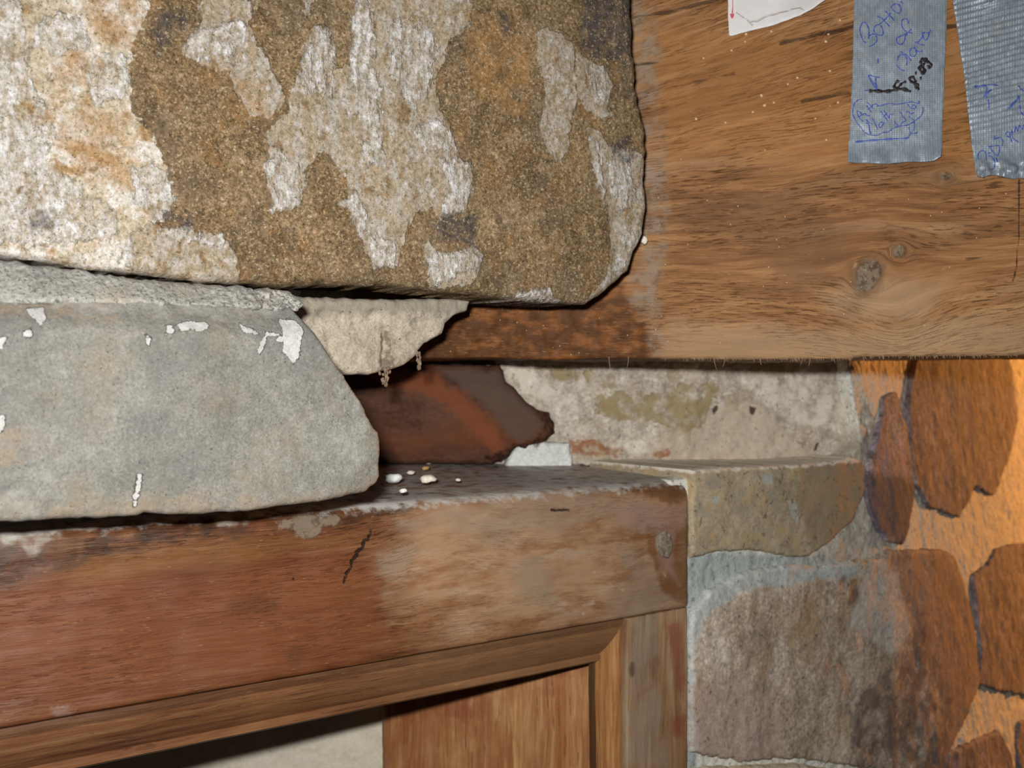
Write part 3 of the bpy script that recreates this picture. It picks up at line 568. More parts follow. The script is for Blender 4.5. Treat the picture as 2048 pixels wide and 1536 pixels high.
def ico(bm, c, r, sub=1, sq=(1, 1, 1), seed=0):
    ret = bmesh.ops.create_icosphere(bm, subdivisions=sub, radius=1.0); rng = random.Random(seed)
    for vv in ret['verts']:
        k = r*(1+rng.uniform(-0.22, 0.22)); vv.co = tuple(c[i]+vv.co[i]*k*sq[i] for i in range(3))
def bobj(name, bm, mat, parent=None):
    me = bpy.data.meshes.new(name); bm.to_mesh(me); bm.free(); me.shade_smooth(); return link(name, me, mat, parent)
def at(surf, px, py, h):
    u, v = surf.uv(px, py, h); return surf.pt(np.array([u]), np.array([v]), h)[0]
G = 1.0
m_speck = plain('cream_specks', 'd8b890', 0.7)
bm = bmesh.new(); rng = random.Random(5)
sp = [(1490, 83), (1463, 101), (1407, 116), (1652, 83), (1657, 69), (1595, 155), (1523, 191), (1548, 205), (1529, 211), (1506, 224), (1676, 205), (1660, 142), (1543, 63), (1576, 168), (1653, 280), (1631, 237), (1451, 245), (1492, 68), (1392, 238), (1680, 40), (1660, 212), (1540, 338), (1420, 372), (1362, 318), (1476, 412), (1530, 300)]
sp += [(rng.uniform(1310, 2030), rng.uniform(380, 700)) for _ in range(45)]+[(rng.uniform(880, 1260), rng.uniform(625, 710)) for _ in range(14)]
for i, (a, b) in enumerate(sp): ico(bm, at(S_beam, a, b, 0.0008), (0.0009 if i < 20 else 0.00042)*rng.uniform(0.7, 1.15), 1, (1, 0.7, 1), i)
tag(bobj('specks', bm, m_speck, beam), kind='stuff')

# ================================================================== duct tape, card
e_disp = {}
def tape(name, outline, label, wr, seed, lift_v):
    m = M('silver_duct_tape', 0.40, 0.5); c = m.attr('suv', True); x = m.xyz(c)
    m.b.inputs['Metallic'].default_value = 0.12
    def wave(s, p): return m.math('ADD', m.math('MULTIPLY', m.math('SINE', m.math('MULTIPLY', s, 2*math.pi/p)), 0.5), 0.5)
    wx = wave(x[0], 0.00125); wy = wave(x[1], 0.0011)
    f = m.noise(c, 130, 5, 0.6); f2 = m.noise(m.scale(c, (1, 0.35, 1)), 900, 3, 0.6)
    col = m.ramp(m.math('ADD', m.math('MULTIPLY', f, 0.5), m.math('MULTIPLY', f2, 0.5)), [(0.3, '646f79'), (0.5, '7b8791'), (0.72, '99a4ad')])
    col = m.mix(m.math('MULTIPLY', wx, 0.16), col, 'c4ced6')
    col = m.mix(m.math('MULTIPLY', m.step(m.noise(c, 70, 4), 0.58, 0.7), 0.3), col, '96897c')
    m.addh(wx, 0.10); m.addh(wy, 0.05); m.addh(f2, 0.3); mat = m.done(col, 0.0005, 0.8)
    global DT
    DT = lambda u, v: wr(u, v)+0.0018+0.00025*fbm(u, v, 0.012, 3, seed)
    e = relief(name, S_beam, outline, 0.0007, 0.0003, mat, None, edge=0.0003, attrs={}, jit=0.00022, step=0.0011, seed=seed, sheet=True,
               disp=lambda u, v, d: wr(u, v)+0.0018+0.00025*fbm(u, v, 0.012, 3, seed))
    e_disp[e.name] = DT
    tag(e, label, 'tape', 'strips of duct tape on the beam'); return e
ve = S_beam.uv(1780, 325)[1]; uc = S_beam.uv(1878, 320)[0]
t1 = tape('duct_tape', [(1712, -150), (1705, 120), (1702, 200), (1697, 290), (1694, 326), (1712, 328), (1735, 327), (1752, 331), (1768, 330), (1786, 328), (1810, 327), (1840, 326), (1866, 325), (1877, 318), (1882, 300), (1886, 200), (1890, 100), (1893, 0), (1898, -150)],
          'narrow silver duct tape with black and blue handwriting, left of the two strips', lambda u, v: 0.0022*sstep(0.012, 0.0, v-ve)*(0.6+0.4*np.sin((u)*420))*sstep(0.014, 0.0, v-ve)+0.0018*sstep(0.012, 0, np.abs(u-uc))*sstep(0.02, 0, v-ve), 41, ve)
slope = 0.19
def wr2(u, v):
    k = v-slope*u
    b = sstep(0.012, 0.0, v-S_beam.uv(2000, 352)[1])
    return 0.00033*np.sin(k*2*np.pi/0.0031+1.2*fbm(u, v, 0.02, 2, 3))*sstep(S_beam.uv(1900, 300)[1], S_beam.uv(1900, 200)[1], v)+b*(0.0028+0.0016*np.sin(u*520+2*fbm(u, v, 0.006, 2, 8)))+0.0018*gauss(u, v, *S_beam.uv(1990, 5), 0.006, 0.004)
t2 = tape('duct_tape', [(1880, -150), (1904, 0), (1913, 60), (1920, 110), (1927, 150), (1930, 178), (1932, 200), (1940, 270), (1947, 330), (1951, 356), (1962, 359), (1975, 354), (1990, 352), (2004, 359), (2020, 361), (2036, 358), (2048, 360), (2070, 352), (2098, 356), (2110, 330), (2100, 200), (2090, 0), (2084, -150)],
          'wide wrinkled silver duct tape cut off by the right side of the frame', wr2, 47, ve)
G = 1.0
def strokes(name, surf, polys, T, rad, mat, parent, label, h=0.0016, taper=True):
    """Pen strokes: thin flat ribbons of ink lying on the tape."""
    bm = bmesh.new()
    for pl in polys:
        r0 = rad
        if isinstance(pl, tuple): pl, r0 = pl
        p = np.array([T(*q) for q in pl], float)
        if len(p) > 2:                                       # smooth the corners
            tt = np.arange(len(p)); ts = np.linspace(0, len(p)-1, (len(p)-1)*4+1)
            def cr(a):
                o = []
                for s in ts:
                    i = min(int(s), len(p)-2); f = s-i
                    a0, a1, a2, a3 = a[max(i-1, 0)], a[i], a[i+1], a[min(i+2, len(p)-1)]
                    o.append(0.5*((2*a1)+(-a0+a2)*f+(2*a0-5*a1+4*a2-a3)*f*f+(-a0+3*a1-3*a2+a3)*f**3))
                return np.array(o)
            p = np.stack([cr(p[:, 0]), cr(p[:, 1])], -1)
        U = P2(surf, p, 0.0023)
        t = np.gradient(U, axis=0); t /= np.linalg.norm(t, axis=1)[:, None]+1e-12; nn = np.stack([-t[:, 1], t[:, 0]], -1)
        rr = np.full(len(U), r0)*(1+0.35*np.sin(np.arange(len(U))*1.3))
        if parent.name in e_disp: h = e_disp[parent.name](U[:, 0], U[:, 1])+0.00042
        A = surf.pt(U[:, 0]+nn[:, 0]*rr, U[:, 1]+nn[:, 1]*rr, h); B = surf.pt(U[:, 0]-nn[:, 0]*rr, U[:, 1]-nn[:, 1]*rr, h); Cc = surf.pt(U[:, 0], U[:, 1], h+0.00012)
        va = [bm.verts.new(q) for q in A]; vb = [bm.verts.new(q) for q in B]; vc = [bm.verts.new(q) for q in Cc]
        for i in range(len(U)-1):
            bm.faces.new((vb[i], vb[i+1], vc[i+1], vc[i])); bm.faces.new((vc[i], vc[i+1], va[i+1], va[i]))
    o = bobj(name, bm, mat, parent); tag(o, label); return o
m_blue = plain('blue_ink', '2e3f98', 0.45, 0.4, '4a5aa8'); m_black = plain('black_marker', '1a1418', 0.4, 0.4, '241c20')
T1 = lambda x, y: (1690+x*0.1107, y*0.1107); T2 = lambda x, y: (1690+x*0.1107, 160+y*0.1107); T4 = lambda x, y: (1920+x*0.1432, 150+y*0.1432)
blue1 = [[(380, 780), (320, 720), (280, 600), (270, 520), (310, 420), (350, 400), (400, 450), (430, 540), (430, 640), (425, 700)], [(435, 650), (480, 620), (540, 620), (575, 680), (575, 740), (520, 800), (430, 850)],
         [(690, 620), (680, 520), (640, 460), (590, 445), (540, 480), (520, 550), (560, 610), (640, 640), (690, 625)], [(580, 300), (640, 315), (720, 380), (810, 480)], [(630, 430), (680, 390), (760, 310), (830, 230)], [(720, 200), (800, 270), (890, 370)],
         [(980, 90), (920, 70), (860, 90), (840, 140), (880, 190), (960, 240), (1010, 200), (1005, 130), (970, 80)], [(1000, 20), (1050, 65)],
         [(1010, 660), (940, 680), (930, 740), (970, 795), (1030, 795), (1080, 720), (1090, 650), (1130, 600)], [(990, 650), (1060, 630), (1140, 580), (1200, 520)], [(1150, 430), (1130, 360), (1080, 340), (1025, 380), (1030, 470), (1080, 550), (1150, 585), (1220, 600)],
         [(1080, 1280), (1000, 1250), (950, 1200), (930, 1180)], [(1110, 1180), (1120, 1080), (1080, 1010), (1010, 985), (960, 1030), (955, 1100)], [(1000, 930), (1060, 970), (1130, 1010), (1200, 1100)],
         [(1260, 880), (1200, 870), (1170, 940), (1190, 1010), (1260, 1010), (1290, 950), (1250, 850), (1290, 910), (1340, 935), (1400, 920)], [(1260, 755), (1310, 775), (1340, 800), (1430, 815)], [(1215, 735), (1232, 730)], [(1310, 770), (1370, 700), (1400, 640), (1395, 580)], [(1400, 620), (1440, 730), (1500, 680), (1520, 600), (1550, 540), (1500, 600), (1440, 580), (1400, 620)],
         [(600, 1050), (590, 1150)], [(620, 1400), (520, 1380), (425, 1360), (480, 1450), (560, 1530)], [(425, 1365), (470, 1470), (560, 1600), (575, 1640)], [(555, 1400), (560, 1500), (575, 1640)]]
strokes('handwriting', S_beam, blue1, T1, 0.00028, m_blue, t1, 'blue ink handwriting')
b2 = [[(310, 350), (250, 355), (190, 400), (155, 460), (140, 560), (150, 650), (220, 780), (300, 870), (340, 930), (420, 980), (540, 1000), (620, 980), (680, 950), (780, 935), (860, 880), (960, 840), (1100, 820), (1200, 780), (1290, 715), (1370, 650), (1410, 560), (1405, 490)],
      [(570, 470), (640, 465), (790, 425), (920, 440), (1060, 420), (1190, 395), (1290, 415), (1340, 420), (1330, 370)],
      [(215, 550), (225, 620), (270, 700), (330, 750)], [(215, 560), (260, 570), (300, 620), (260, 660)], [(310, 640), (360, 600), (385, 640), (450, 640)], [(390, 460), (430, 520), (480, 590)], [(390, 400), (450, 450), (510, 520)], [(410, 540), (470, 490), (520, 440), (580, 440), (600, 470)],
      [(380, 710), (430, 800), (450, 900), (470, 980)], [(390, 720), (440, 770), (500, 800)], [(370, 780), (420, 800), (450, 960)], [(490, 690), (530, 760), (570, 850), (595, 890)], [(620, 790), (610, 850), (650, 850), (690, 790), (660, 760), (620, 780)], [(650, 760), (720, 780)], [(640, 560), (700, 640), (780, 750)], [(700, 550), (750, 620), (800, 700)], [(690, 670), (760, 600)], [(800, 690), (810, 620), (880, 630)],
      [(890, 740), (930, 800), (970, 840)], [(1000, 580), (1050, 660), (1100, 730), (1030, 770), (1000, 840)], [(1100, 580), (1150, 570), (1180, 610), (1250, 590)], [(1150, 650), (1190, 690), (1250, 730)], [(1130, 430), (1180, 500), (1260, 520), (1280, 470), (1230, 450), (1200, 490)],
      [(1250, 740), (1255, 820), (1240, 920)], [(1150, 850), (1170, 930), (1190, 970), (1150, 1000)], [(1160, 940), (1230, 970), (1320, 940)], ([(185, 1120), (400, 1095), (620, 1080), (900, 1060), (1120, 1050), (1160, 1000)], 0.00042), ([(345, 195), (440, 185)], 0.0003)]
strokes('handwriting', S_beam, b2, T2, 0.00025, m_blue, t1, 'blue circled note')
k1 = [([(1440, 1110), (1420, 1060), (1380, 1080), (1370, 1140), (1420, 1160), (1460, 1110), (1480, 1080), (1430, 1050)], 0.0007), ([(1480, 1110), (1540, 1140), (1555, 1200), (1510, 1215), (1500, 1170)], 0.0007), ([(1400, 1190), (1350, 1200), (1360, 1270), (1420, 1330), (1435, 1270), (1400, 1200)], 0.0008),
      ([(1265, 1320), (1295, 1320)], 0.0008), ([(1350, 1415), (1385, 1415)], 0.0008), ([(1250, 1400), (1190, 1390), (1170, 1440), (1220, 1490), (1270, 1470), (1240, 1410)], 0.0007), ([(1230, 1500), (1290, 1510), (1320, 1560), (1310, 1620), (1280, 1560), (1240, 1500)], 0.0007)]
strokes('handwriting', S_beam, k1, T1, 0.0006, m_black, t1, 'black marker figures', h=0.0017)
k2 = [([(430, 205), (520, 195), (680, 205), (820, 195), (950, 165), (1060, 165), (1190, 215)], 0.0009), ([(970, 0), (900, 80), (900, 150), (960, 140)], 0.0007), ([(1110, 30), (1040, 50), (980, 110), (940, 150)], 0.0006)]
strokes('arrow', S_beam, k2, T2, 0.0006, m_black, t1, 'black marker arrow', h=0.0017)
b4 = [([(200, 160), (280, 155), (370, 150)], 0.0005), [(380, 140), (450, 140), (540, 145)], [(375, 160), (370, 230), (330, 310), (390, 250), (440, 200), (370, 260), (385, 320)], [(390, 340), (405, 410), (405, 470)], [(820, 290), (770, 360), (670, 470), (740, 420), (800, 340), (820, 290), (830, 400)], [(815, 145), (850, 190), (890, 230)], [(835, 410), (845, 500), (890, 570)],
      [(265, 1180), (245, 1150), (270, 1080), (320, 1055), (360, 1090), (365, 1190)], [(400, 1130), (450, 1150), (480, 1230), (470, 1300), (430, 1330)], [(500, 1160), (515, 1220)], [(400, 1000), (480, 990), (550, 990), (545, 1080), (515, 1130), (450, 1060), (415, 1010)], [(390, 1090), (430, 1085)], [(470, 890), (510, 890), (560, 870), (600, 920), (590, 990)], [(480, 850), (490, 890)],
      [(650, 850), (700, 870), (690, 800), (650, 800), (640, 830)], [(640, 850), (700, 870), (720, 940)], [(720, 760), (740, 880), (820, 940)], [(700, 800), (760, 790), (780, 720), (810, 790), (830, 700), (870, 760), (890, 690)]]
strokes('handwriting', S_beam, b4, T4, 0.00027, m_blue, t2, 'blue ink handwriting', h=0.0019)

# torn white card
m_card = stone_mat('white_card', [(0.0, 'd6d3d2'), (1.0, 'e9e7e6')], [('crease', 'c4b2a6', dict(amp=0.2, size=300, soft=0.25, strength=0.7, bump=-0.5))], grain=300, mottle=60, bump=0.12, grainmix=0.2, rough=0.6)
cr = [[(1472, 25), (1500, 42), (1512, 43), (1530, 33), (1598, 17), (1598, 20), (1532, 36), (1514, 46), (1500, 45), (1472, 28)], [(1482, 32), (1507, 52), (1506, 54), (1481, 34)], [(1598, 17), (1610, 27), (1608, 28), (1597, 20)]]
card = relief('paper_card', S_beam, [(1454, -150), (1456, 20), (1458, 72), (1462, 74), (1500, 63), (1545, 53), (1600, 36), (1625, 24), (1650, 6), (1662, -10), (1662, -150)], 0.0009, 0.0005, m_card, None, edge=0.0003,
              disp=lambda u, v, d: 0.0016+0.004*sstep(0.014, 0.0, d)*sstep(S_beam.uv(1520, 0)[0], S_beam.uv(1640, 0)[0], u)+0.0003*fbm(u, v, 0.02, 2, 3), attrs=masks(S_beam, dict(crease=cr)), jit=0.0002, step=0.0015, seed=51, far=0.016, sheet=True)
tag(card, 'torn white card with a red arrow at the top of the beam', 'card')
m_red = plain('red_ink', 'cc4f63', 0.6)
strokes('arrow', S_beam, [[(1465, -20), (1465.5, 10), (1464, 34)], [(1461, 27), (1464, 37), (1468, 27)], ([(1464, 28), (1464, 34)], 0.0006)], lambda x, y: (x, y), 0.00025, m_red, card, 'red ink arrow', h=0.0023)

# ================================================================== door frame
door_frame = tag(empty('door_frame', tuple(S_head.pt(np.array([0.2]), np.array([-0.45]), -0.05)[0])), 'brown wooden door frame with a moulded head below the grey stone', 'door frame')
def keep(o):                 # children stay where their meshes were built in world space
    o.matrix_parent_inverse = o.parent.matrix_basis.inverted(); return o
G = 1.55
uH = S_head.uv(900, 1080)
def grain_head(u, v, h):
    return v+0.02*h-0.007*np.exp(-((u-uH[0])/0.035)**2)*sstep(0.05, 0.0, np.abs(v-uH[1]))+0.0010*fbm(u*0.3, v, 0.02, 3, 7)+0.03*(u-0.2)*sstep(-0.06, -0.14, v)
hspec = dict(
    rgt=[[(840, 960), (1400, 940), (1400, 1260), (900, 1300), (800, 1150)]],
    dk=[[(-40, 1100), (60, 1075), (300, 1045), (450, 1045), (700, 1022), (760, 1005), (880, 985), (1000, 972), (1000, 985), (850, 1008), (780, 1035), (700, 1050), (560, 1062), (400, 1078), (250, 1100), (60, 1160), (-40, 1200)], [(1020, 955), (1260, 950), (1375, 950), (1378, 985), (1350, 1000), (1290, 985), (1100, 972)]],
    yel=[[(130, 1130), (350, 1085), (550, 1072), (720, 1070), (690, 1085), (560, 1108), (400, 1135), (250, 1160), (140, 1170)]],
    pale=[[(900, 995), (1100, 985), (1290, 1000), (1330, 1040), (1330, 1100), (1290, 1060), (1200, 1045), (1120, 1075), (1000, 1090), (900, 1060), (800, 1050)], [(1240, 1100), (1310, 1130), (1340, 1190), (1375, 1195), (1372, 1222), (1260, 1240), (1200, 1230), (1220, 1190), (1260, 1160)], [(1060, 1110), (1110, 1140), (1120, 1230), (1050, 1200), (1020, 1150)], [(760, 1110), (830, 1090), (810, 1160), (770, 1190)]],
    red=[[(-80, 1150), (300, 1140), (600, 1110), (740, 1120), (760, 1260), (700, 1330), (300, 1390), (-80, 1440)]],
    pink=[[(1215, 1012), (1290, 1012), (1378, 1008), (1378, 1045), (1320, 1065), (1240, 1050)], [(1310, 1040), (1350, 1045), (1345, 1130), (1360, 1170), (1320, 1130)]],
    white=[[(-60, 1040), (140, 1052), (120, 1072), (78, 1085), (72, 1105), (56, 1112), (40, 1090), (-60, 1080)], [(430, 1038), (480, 1035), (560, 1018), (550, 1026), (470, 1046), (440, 1048)]],
    cem=[[(555, 1045), (600, 1028), (680, 1030), (690, 1045), (655, 1052), (645, 1056), (632, 1074), (612, 1078), (596, 1070), (590, 1058), (560, 1058)]],
    crack=[[(742, 1060), (746, 1063), (738, 1082), (732, 1084), (729, 1098), (717, 1106), (719, 1112), (707, 1122), (703, 1140), (695, 1150), (689, 1168), (685, 1167), (690, 1146), (698, 1136), (700, 1120), (711, 1108), (709, 1102), (723, 1094), (726, 1080), (735, 1076)], [(1100, 1018), (1140, 1018), (1140, 1022), (1100, 1023)]],
    bro=[[(1296, 1050), (1380, 1045), (1380, 1215), (1330, 1190), (1310, 1130), (1296, 1110)], [(1280, 955), (1380, 952), (1380, 1005), (1340, 1010), (1290, 990)]],
    dots=[ring(a, b, 4, 3.5, 8) for a, b in [(1168, 1108), (1182, 1102), (1203, 1095), (1190, 1145), (1033, 1086), (1110, 1104), (1245, 1180), (1172, 1213), (1186, 1205), (1167, 1227), (1330, 1150)]]+[ring(1178, 1210, 12, 5, 10, 6)],
    hole=[ring(586, 1158, 3, 5)], stain=[ring(590, 1310, 16, 18), ring(500, 1210, 50, 16)], wax=[ring(128, 1425, 22, 16)])
m_head = wood_mat('worn_stained_head', [(0.0, '5a3019'), (0.4, '7f4b2b'), (0.7, '96643e'), (1.0, 'b08258')],
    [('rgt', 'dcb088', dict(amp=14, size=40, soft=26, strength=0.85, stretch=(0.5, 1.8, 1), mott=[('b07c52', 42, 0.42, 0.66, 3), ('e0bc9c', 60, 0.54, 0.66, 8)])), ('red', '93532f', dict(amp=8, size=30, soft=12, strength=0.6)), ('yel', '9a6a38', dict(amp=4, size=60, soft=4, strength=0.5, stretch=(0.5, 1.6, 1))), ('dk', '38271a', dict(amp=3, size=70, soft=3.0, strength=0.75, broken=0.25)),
     ('pale', 'b8a189', dict(amp=6, size=80, soft=5.0, strength=0.65, broken=0.4, stretch=(0.4, 1.8, 1))), ('bro', '8d5f3a', dict(amp=3, size=80, soft=2, strength=0.8, broken=0.5)), ('pink', 'c49a8a', dict(amp=2.5, size=70, soft=3.0, strength=0.6)), ('white', 'c9beae', dict(amp=2.5, size=130, soft=1.8, strength=0.8, broken=0.5)), ('cem', '9b8975', dict(amp=1.8, size=200, soft=1.0, strength=0.85, bump=1.0, mott=[('79644e', 160, 0.5, 0.62, 3)])),
     ('stain', '6b4228', dict(amp=3, size=60, soft=3, strength=0.5)), ('wax', 'b38f80', dict(amp=2, size=200, soft=1.5, strength=0.6, broken=0.2, bump=1.0)), ('crack', '2c160b', dict(amp=0.5, size=500, soft=0.3, strength=0.9, bump=-1.0)), ('dots', 'd8c4b0', dict(amp=0.8, size=400, soft=0.5, strength=0.7, broken=0.2)), ('hole', '1c120c', dict(amp=0.1, size=100, soft=0.2, strength=1.0)),
     ('top', 'f0ece4', dict(amp=2.5, size=160, soft=1.5, strength=0.9, broken=0.35))],
    tick=(0.55, 0.75, '3d1d0e'), along=(20, 330), rough=0.5, spec=0.4, tints=[('b0764a', 8, 60, 0.5, 0.7, 0.5, 3), ('6a3a1e', 7, 50, 0.5, 0.66, 0.5, 8)], bump=0.7, fleck=(0.67, 0.5, 'd8a878'))
VT, VB = -0.0555, -0.1375
def arc(h0, v0, r, n, a0, a1): return [(h0+r*math.cos(math.radians(a0+(a1-a0)*i/n)), v0+r*math.sin(math.radians(a0+(a1-a0)*i/n))) for i in range(n+1)]
prof = [(-0.17, VT)]+[(x, VT-0.0035*(x+0.16)/0.15) for x in np.linspace(-0.16, -0.013, 22)]+arc(-0.0085, VT-0.0125, 0.0085, 8, 85, 0)+[(0, y) for y in np.linspace(VT-0.0135, VB+0.0025, 88)]+arc(-0.002, VB+0.002, 0.002, 4, 0, -90)[1:]+[(x, VB) for x in np.linspace(-0.004, -0.05, 5)]
prof[0:1] = [(-0.17, VB), (-0.17, VT)]
hattr = masks(S_head, hspec); hattr['grain'] = grain_head
hattr['top'] = lambda u, v, h: np.where(h < -0.03, 4.0, np.clip((-h-0.0035)*900, -9, 5))*np.where(v > VT-0.013, 1, 0)-np.where(v > VT-0.013, 0, 60)
def d_head(U, V, H):
    f = (H > -0.03)*1.0
    cr_ = hattr['crack'](U.ravel(), V.ravel(), None).reshape(U.shape)
    return f*(0.0009*fbm(U, V, 0.05, 3, 201)+0.00022*fbm(U*0.12, V, 0.004, 3, 202)-0.003*np.exp(-((V-VT)/0.012)**2)*sstep(0.15, 0.32, U)*0.6)-(1-f)*0.0
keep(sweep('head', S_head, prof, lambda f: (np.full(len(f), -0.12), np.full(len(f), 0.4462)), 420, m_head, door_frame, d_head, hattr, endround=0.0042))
# moulding below the head: a step, then an ovolo and a thin bead
def mprof(w0, w1, sgn):
    W = lambda f: w0+(w1-w0)*f
    p = [(-0.019, W(0)), (-0.008, W(0)), (-0.008, W(0.05)), (-0.0035, W(0.07)), (-0.0035, W(0.10))]
    p += [(-0.0035-0.0085*(1-math.cos(f*math.pi*0.5))*1.0, W(0.10+0.66*f)) for f in np.linspace(0.05, 1, 16)]
    p += [(-0.0128, W(0.78)), (-0.0132, W(0.80)), (-0.0118, W(0.84)), (-0.0120, W(0.92)), (-0.0140, W(0.97)), (-0.0170, W(1.0)), (-0.019, W(1.0))]
    return p
G = 1.45
m_mould = wood_mat('worn_moulding', [(0.0, '5e3522'), (0.4, '855536'), (0.7, '9c6c48'), (1.0, 'b88c62')], [('rgt', 'b98c62', dict(amp=8, size=30, soft=40, strength=0.55)), ('dk', '452c1b', dict(amp=2, size=60, soft=3, strength=0.5))],
    tick=(0.59, 0.5, '3a2010'), along=(12, 220), rough=0.5, spec=0.4, tints=[('a8764a', 6, 90, 0.5, 0.66, 0.5, 3), ('74442b', 7, 60, 0.5, 0.66, 0.5, 8)], bump=0.7, fleck=(0.68, 0.35, 'd8a878'))
mp_ = mprof(VB+0.001, -0.1655, -1); vmin = -0.1655
um0, um1 = 0.3950, 0.3815
fr_of = lambda w, a, b: np.clip((w-a)/(b-a), 0, 1)
mw = np.array([p[1] for p in mp_])
d_m = lambda U, V, H: (H > -0.02)*(0.0005*fbm(U, V, 0.04, 3, 205)+0.0002*fbm(U*0.12, V, 0.004, 3, 206))
keep(sweep('moulding', S_head, mp_, lambda f: (np.full(len(f), -0.12), um0+(um1-um0)*fr_of(mw, VB, vmin)), 300, m_mould, door_frame, d_m,
           {'grain': lambda u, v, h: v*1.0+0.6*h+0.0008*fbm(u*0.3, v, 0.02, 2, 7), 'dk': lambda u, v, h: np.where(v > VB-0.006, 2.0, -6.0), 'rgt': lambda u, v, h: (u-0.26)*600}))
G = 1.0
m_jamb = wood_mat('stripped_jamb', [(0.0, '6e4a30'), (0.4, '93704f'), (0.7, 'ab8a68'), (1.0, 'bd9f80')], [('redj', '8c4636', dict(amp=3, size=60, soft=3, strength=0.65)), ('bro', '7a4a28', dict(amp=2, size=80, soft=2, strength=0.6)), ('greyj', 'a39684', dict(amp=4, size=50, soft=5, strength=0.5, broken=0.5)), ('knot', '4a3626', dict(amp=1, size=100, soft=1.5, strength=0.7))],
    tick=(0.62, 0.45, '4a2c1a'), along=(10, 190), rough=0.6, spec=0.3, tints=[('9a6a44', 6, 70, 0.5, 0.66, 0.5, 3)], bump=0.7, vertical=True)
jspec = dict(redj=[[(1330, 1250), (1362, 1240), (1368, 1330), (1370, 1400), (1355, 1380), (1345, 1300)], [(1350, 1440), (1372, 1430), (1372, 1480), (1352, 1470)]], bro=[[(1296, 1270), (1312, 1270), (1318, 1330), (1306, 1375), (1298, 1330)]], greyj=[[(1260, 1230), (1310, 1230), (1340, 1536), (1250, 1536)]], knot=[ring(1266, 1340, 6, 14)])
jw = [(-0.05, 0.3945), (-0.004, 0.3945)]+arc(-0.0015, 0.3962, 0.0015, 3, -90, 0)+[(0, y) for y in np.linspace(0.398, 0.4425, 40)]+arc(-0.003, 0.4425, 0.003, 4, 0, 90)+[(-0.17, 0.4455), (-0.17, 0.3945)]
gj = lambda u, v, h: u*1.0+0.5*h+0.0012*fbm(u, v*0.3, 0.02, 3, 17)
ja = masks(S_head, jspec); ja['grain'] = gj
d_j = lambda U, V, H: (H > -0.03)*(-0.0006+0.0007*fbm(U, V, 0.05, 3, 211)+0.0002*fbm(U, V*0.12, 0.004, 3, 212)-0.0012*np.exp(-((U-0.4125)/0.003)**2)*0)
keep(sweep('jamb', S_head, jw, lambda f: (np.full(len(f), -0.45), np.full(len(f), VB-0.0004)), 300, m_jamb, door_frame, d_j, ja, along='v'))
jm = mprof(um0, um1, -1); jm[1:5] = [(-0.012, um0), (-0.012, um0-0.0014), (-0.0045, um0-0.0018), (-0.0045, um0-0.0024)]; jmw = np.array([p[1] for p in jm])
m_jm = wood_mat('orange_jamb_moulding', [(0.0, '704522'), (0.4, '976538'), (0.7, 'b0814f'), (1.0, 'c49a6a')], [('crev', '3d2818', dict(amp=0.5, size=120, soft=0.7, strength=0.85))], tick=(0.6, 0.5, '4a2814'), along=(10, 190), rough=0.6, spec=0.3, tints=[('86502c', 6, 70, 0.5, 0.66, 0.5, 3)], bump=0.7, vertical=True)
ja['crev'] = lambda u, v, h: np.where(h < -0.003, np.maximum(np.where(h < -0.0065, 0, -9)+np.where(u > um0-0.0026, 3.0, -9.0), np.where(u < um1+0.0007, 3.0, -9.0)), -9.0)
keep(sweep('moulding', S_head, jm, lambda f: (np.full(len(f), -0.45), VB+(vmin-VB)*fr_of(jmw, um0, um1)), 240, m_jm, door_frame, d_j, ja, along='v'))
G = 0.8
m_peg = stone_mat('grey_peg', [(0.0, '55483a'), (0.5, '857b6c'), (1.0, 'a49a8a')], [], grain=700, mottle=350, stretch=(1, 0.4, 1), bump=1.0)
peg = keep(relief('peg', S_head, [(1311, 1085), (1316, 1068), (1326, 1060), (1337, 1066), (1343, 1084), (1341, 1104), (1333, 1116), (1322, 1114), (1314, 1102)], 0.0004, 0.02, m_peg, door_frame, edge=0.0016, disp=lambda u, v, d: 0.0022+0.0005*fbm(u, v, 0.004, 3, 5), attrs={'grain': lambda u, v, h: u}, jit=0.0002, step=0.001, seed=3))
tag(peg, 'grey oval peg end')

# the plank standing behind the frame and the plastered wall behind it
G = 0.78
m_board = wood_mat('stripped_plank', [(0.0, '6f4426'), (0.4, '956740'), (0.7, 'ac8256'), (1.0, 'c19c6e')], [('red', '7d4026', dict(amp=5, size=50, soft=5, strength=0.7, broken=0.3)), ('edgel', '8a7254', dict(amp=1.5, size=60, soft=1.5, strength=0.7)), ('red2', '87502c', dict(amp=5, size=40, soft=5, strength=0.6, broken=0.45))],
    tick=(0.60, 0.55, '5a2a14'), along=(9, 120), rough=0.6, spec=0.3, tints=[('8b4f28', 6, 60, 0.5, 0.66, 0.65, 3), ('cfa468', 9, 80, 0.56, 0.7, 0.6, 9)], bump=0.8, vertical=True)
bA = masks(S_board, dict(red=[[(760, 1400), (1000, 1330), (1170, 1330), (1160, 1370), (1000, 1400), (980, 1440), (820, 1440), (780, 1536), (760, 1536)]], red2=[[(760, 1440), (1000, 1430), (1000, 1600), (760, 1600)]], edgel=[[(750, 1350), (776, 1350), (776, 1700), (750, 1700)]]))
bA['grain'] = lambda u, v, h: u+0.4*h+0.0012*fbm(u, v*0.3, 0.02, 3, 27)
plank = relief('lining_board', S_board, [(760, 1208), (1000, 1222), (1206, 1236), (1206, 1500), (1206, 2100), (1000, 2150), (760, 2200)], 0.0012, 0.02, m_board, door_frame, edge=0.004, disp=lambda u, v, d: 0.0004*fbm(u, v*0.2, 0.01, 3, 5), attrs=bA, jit=0.0002, seed=61)
tag(plank, 'upright orange brown lining board behind the jamb')
G = 0.62
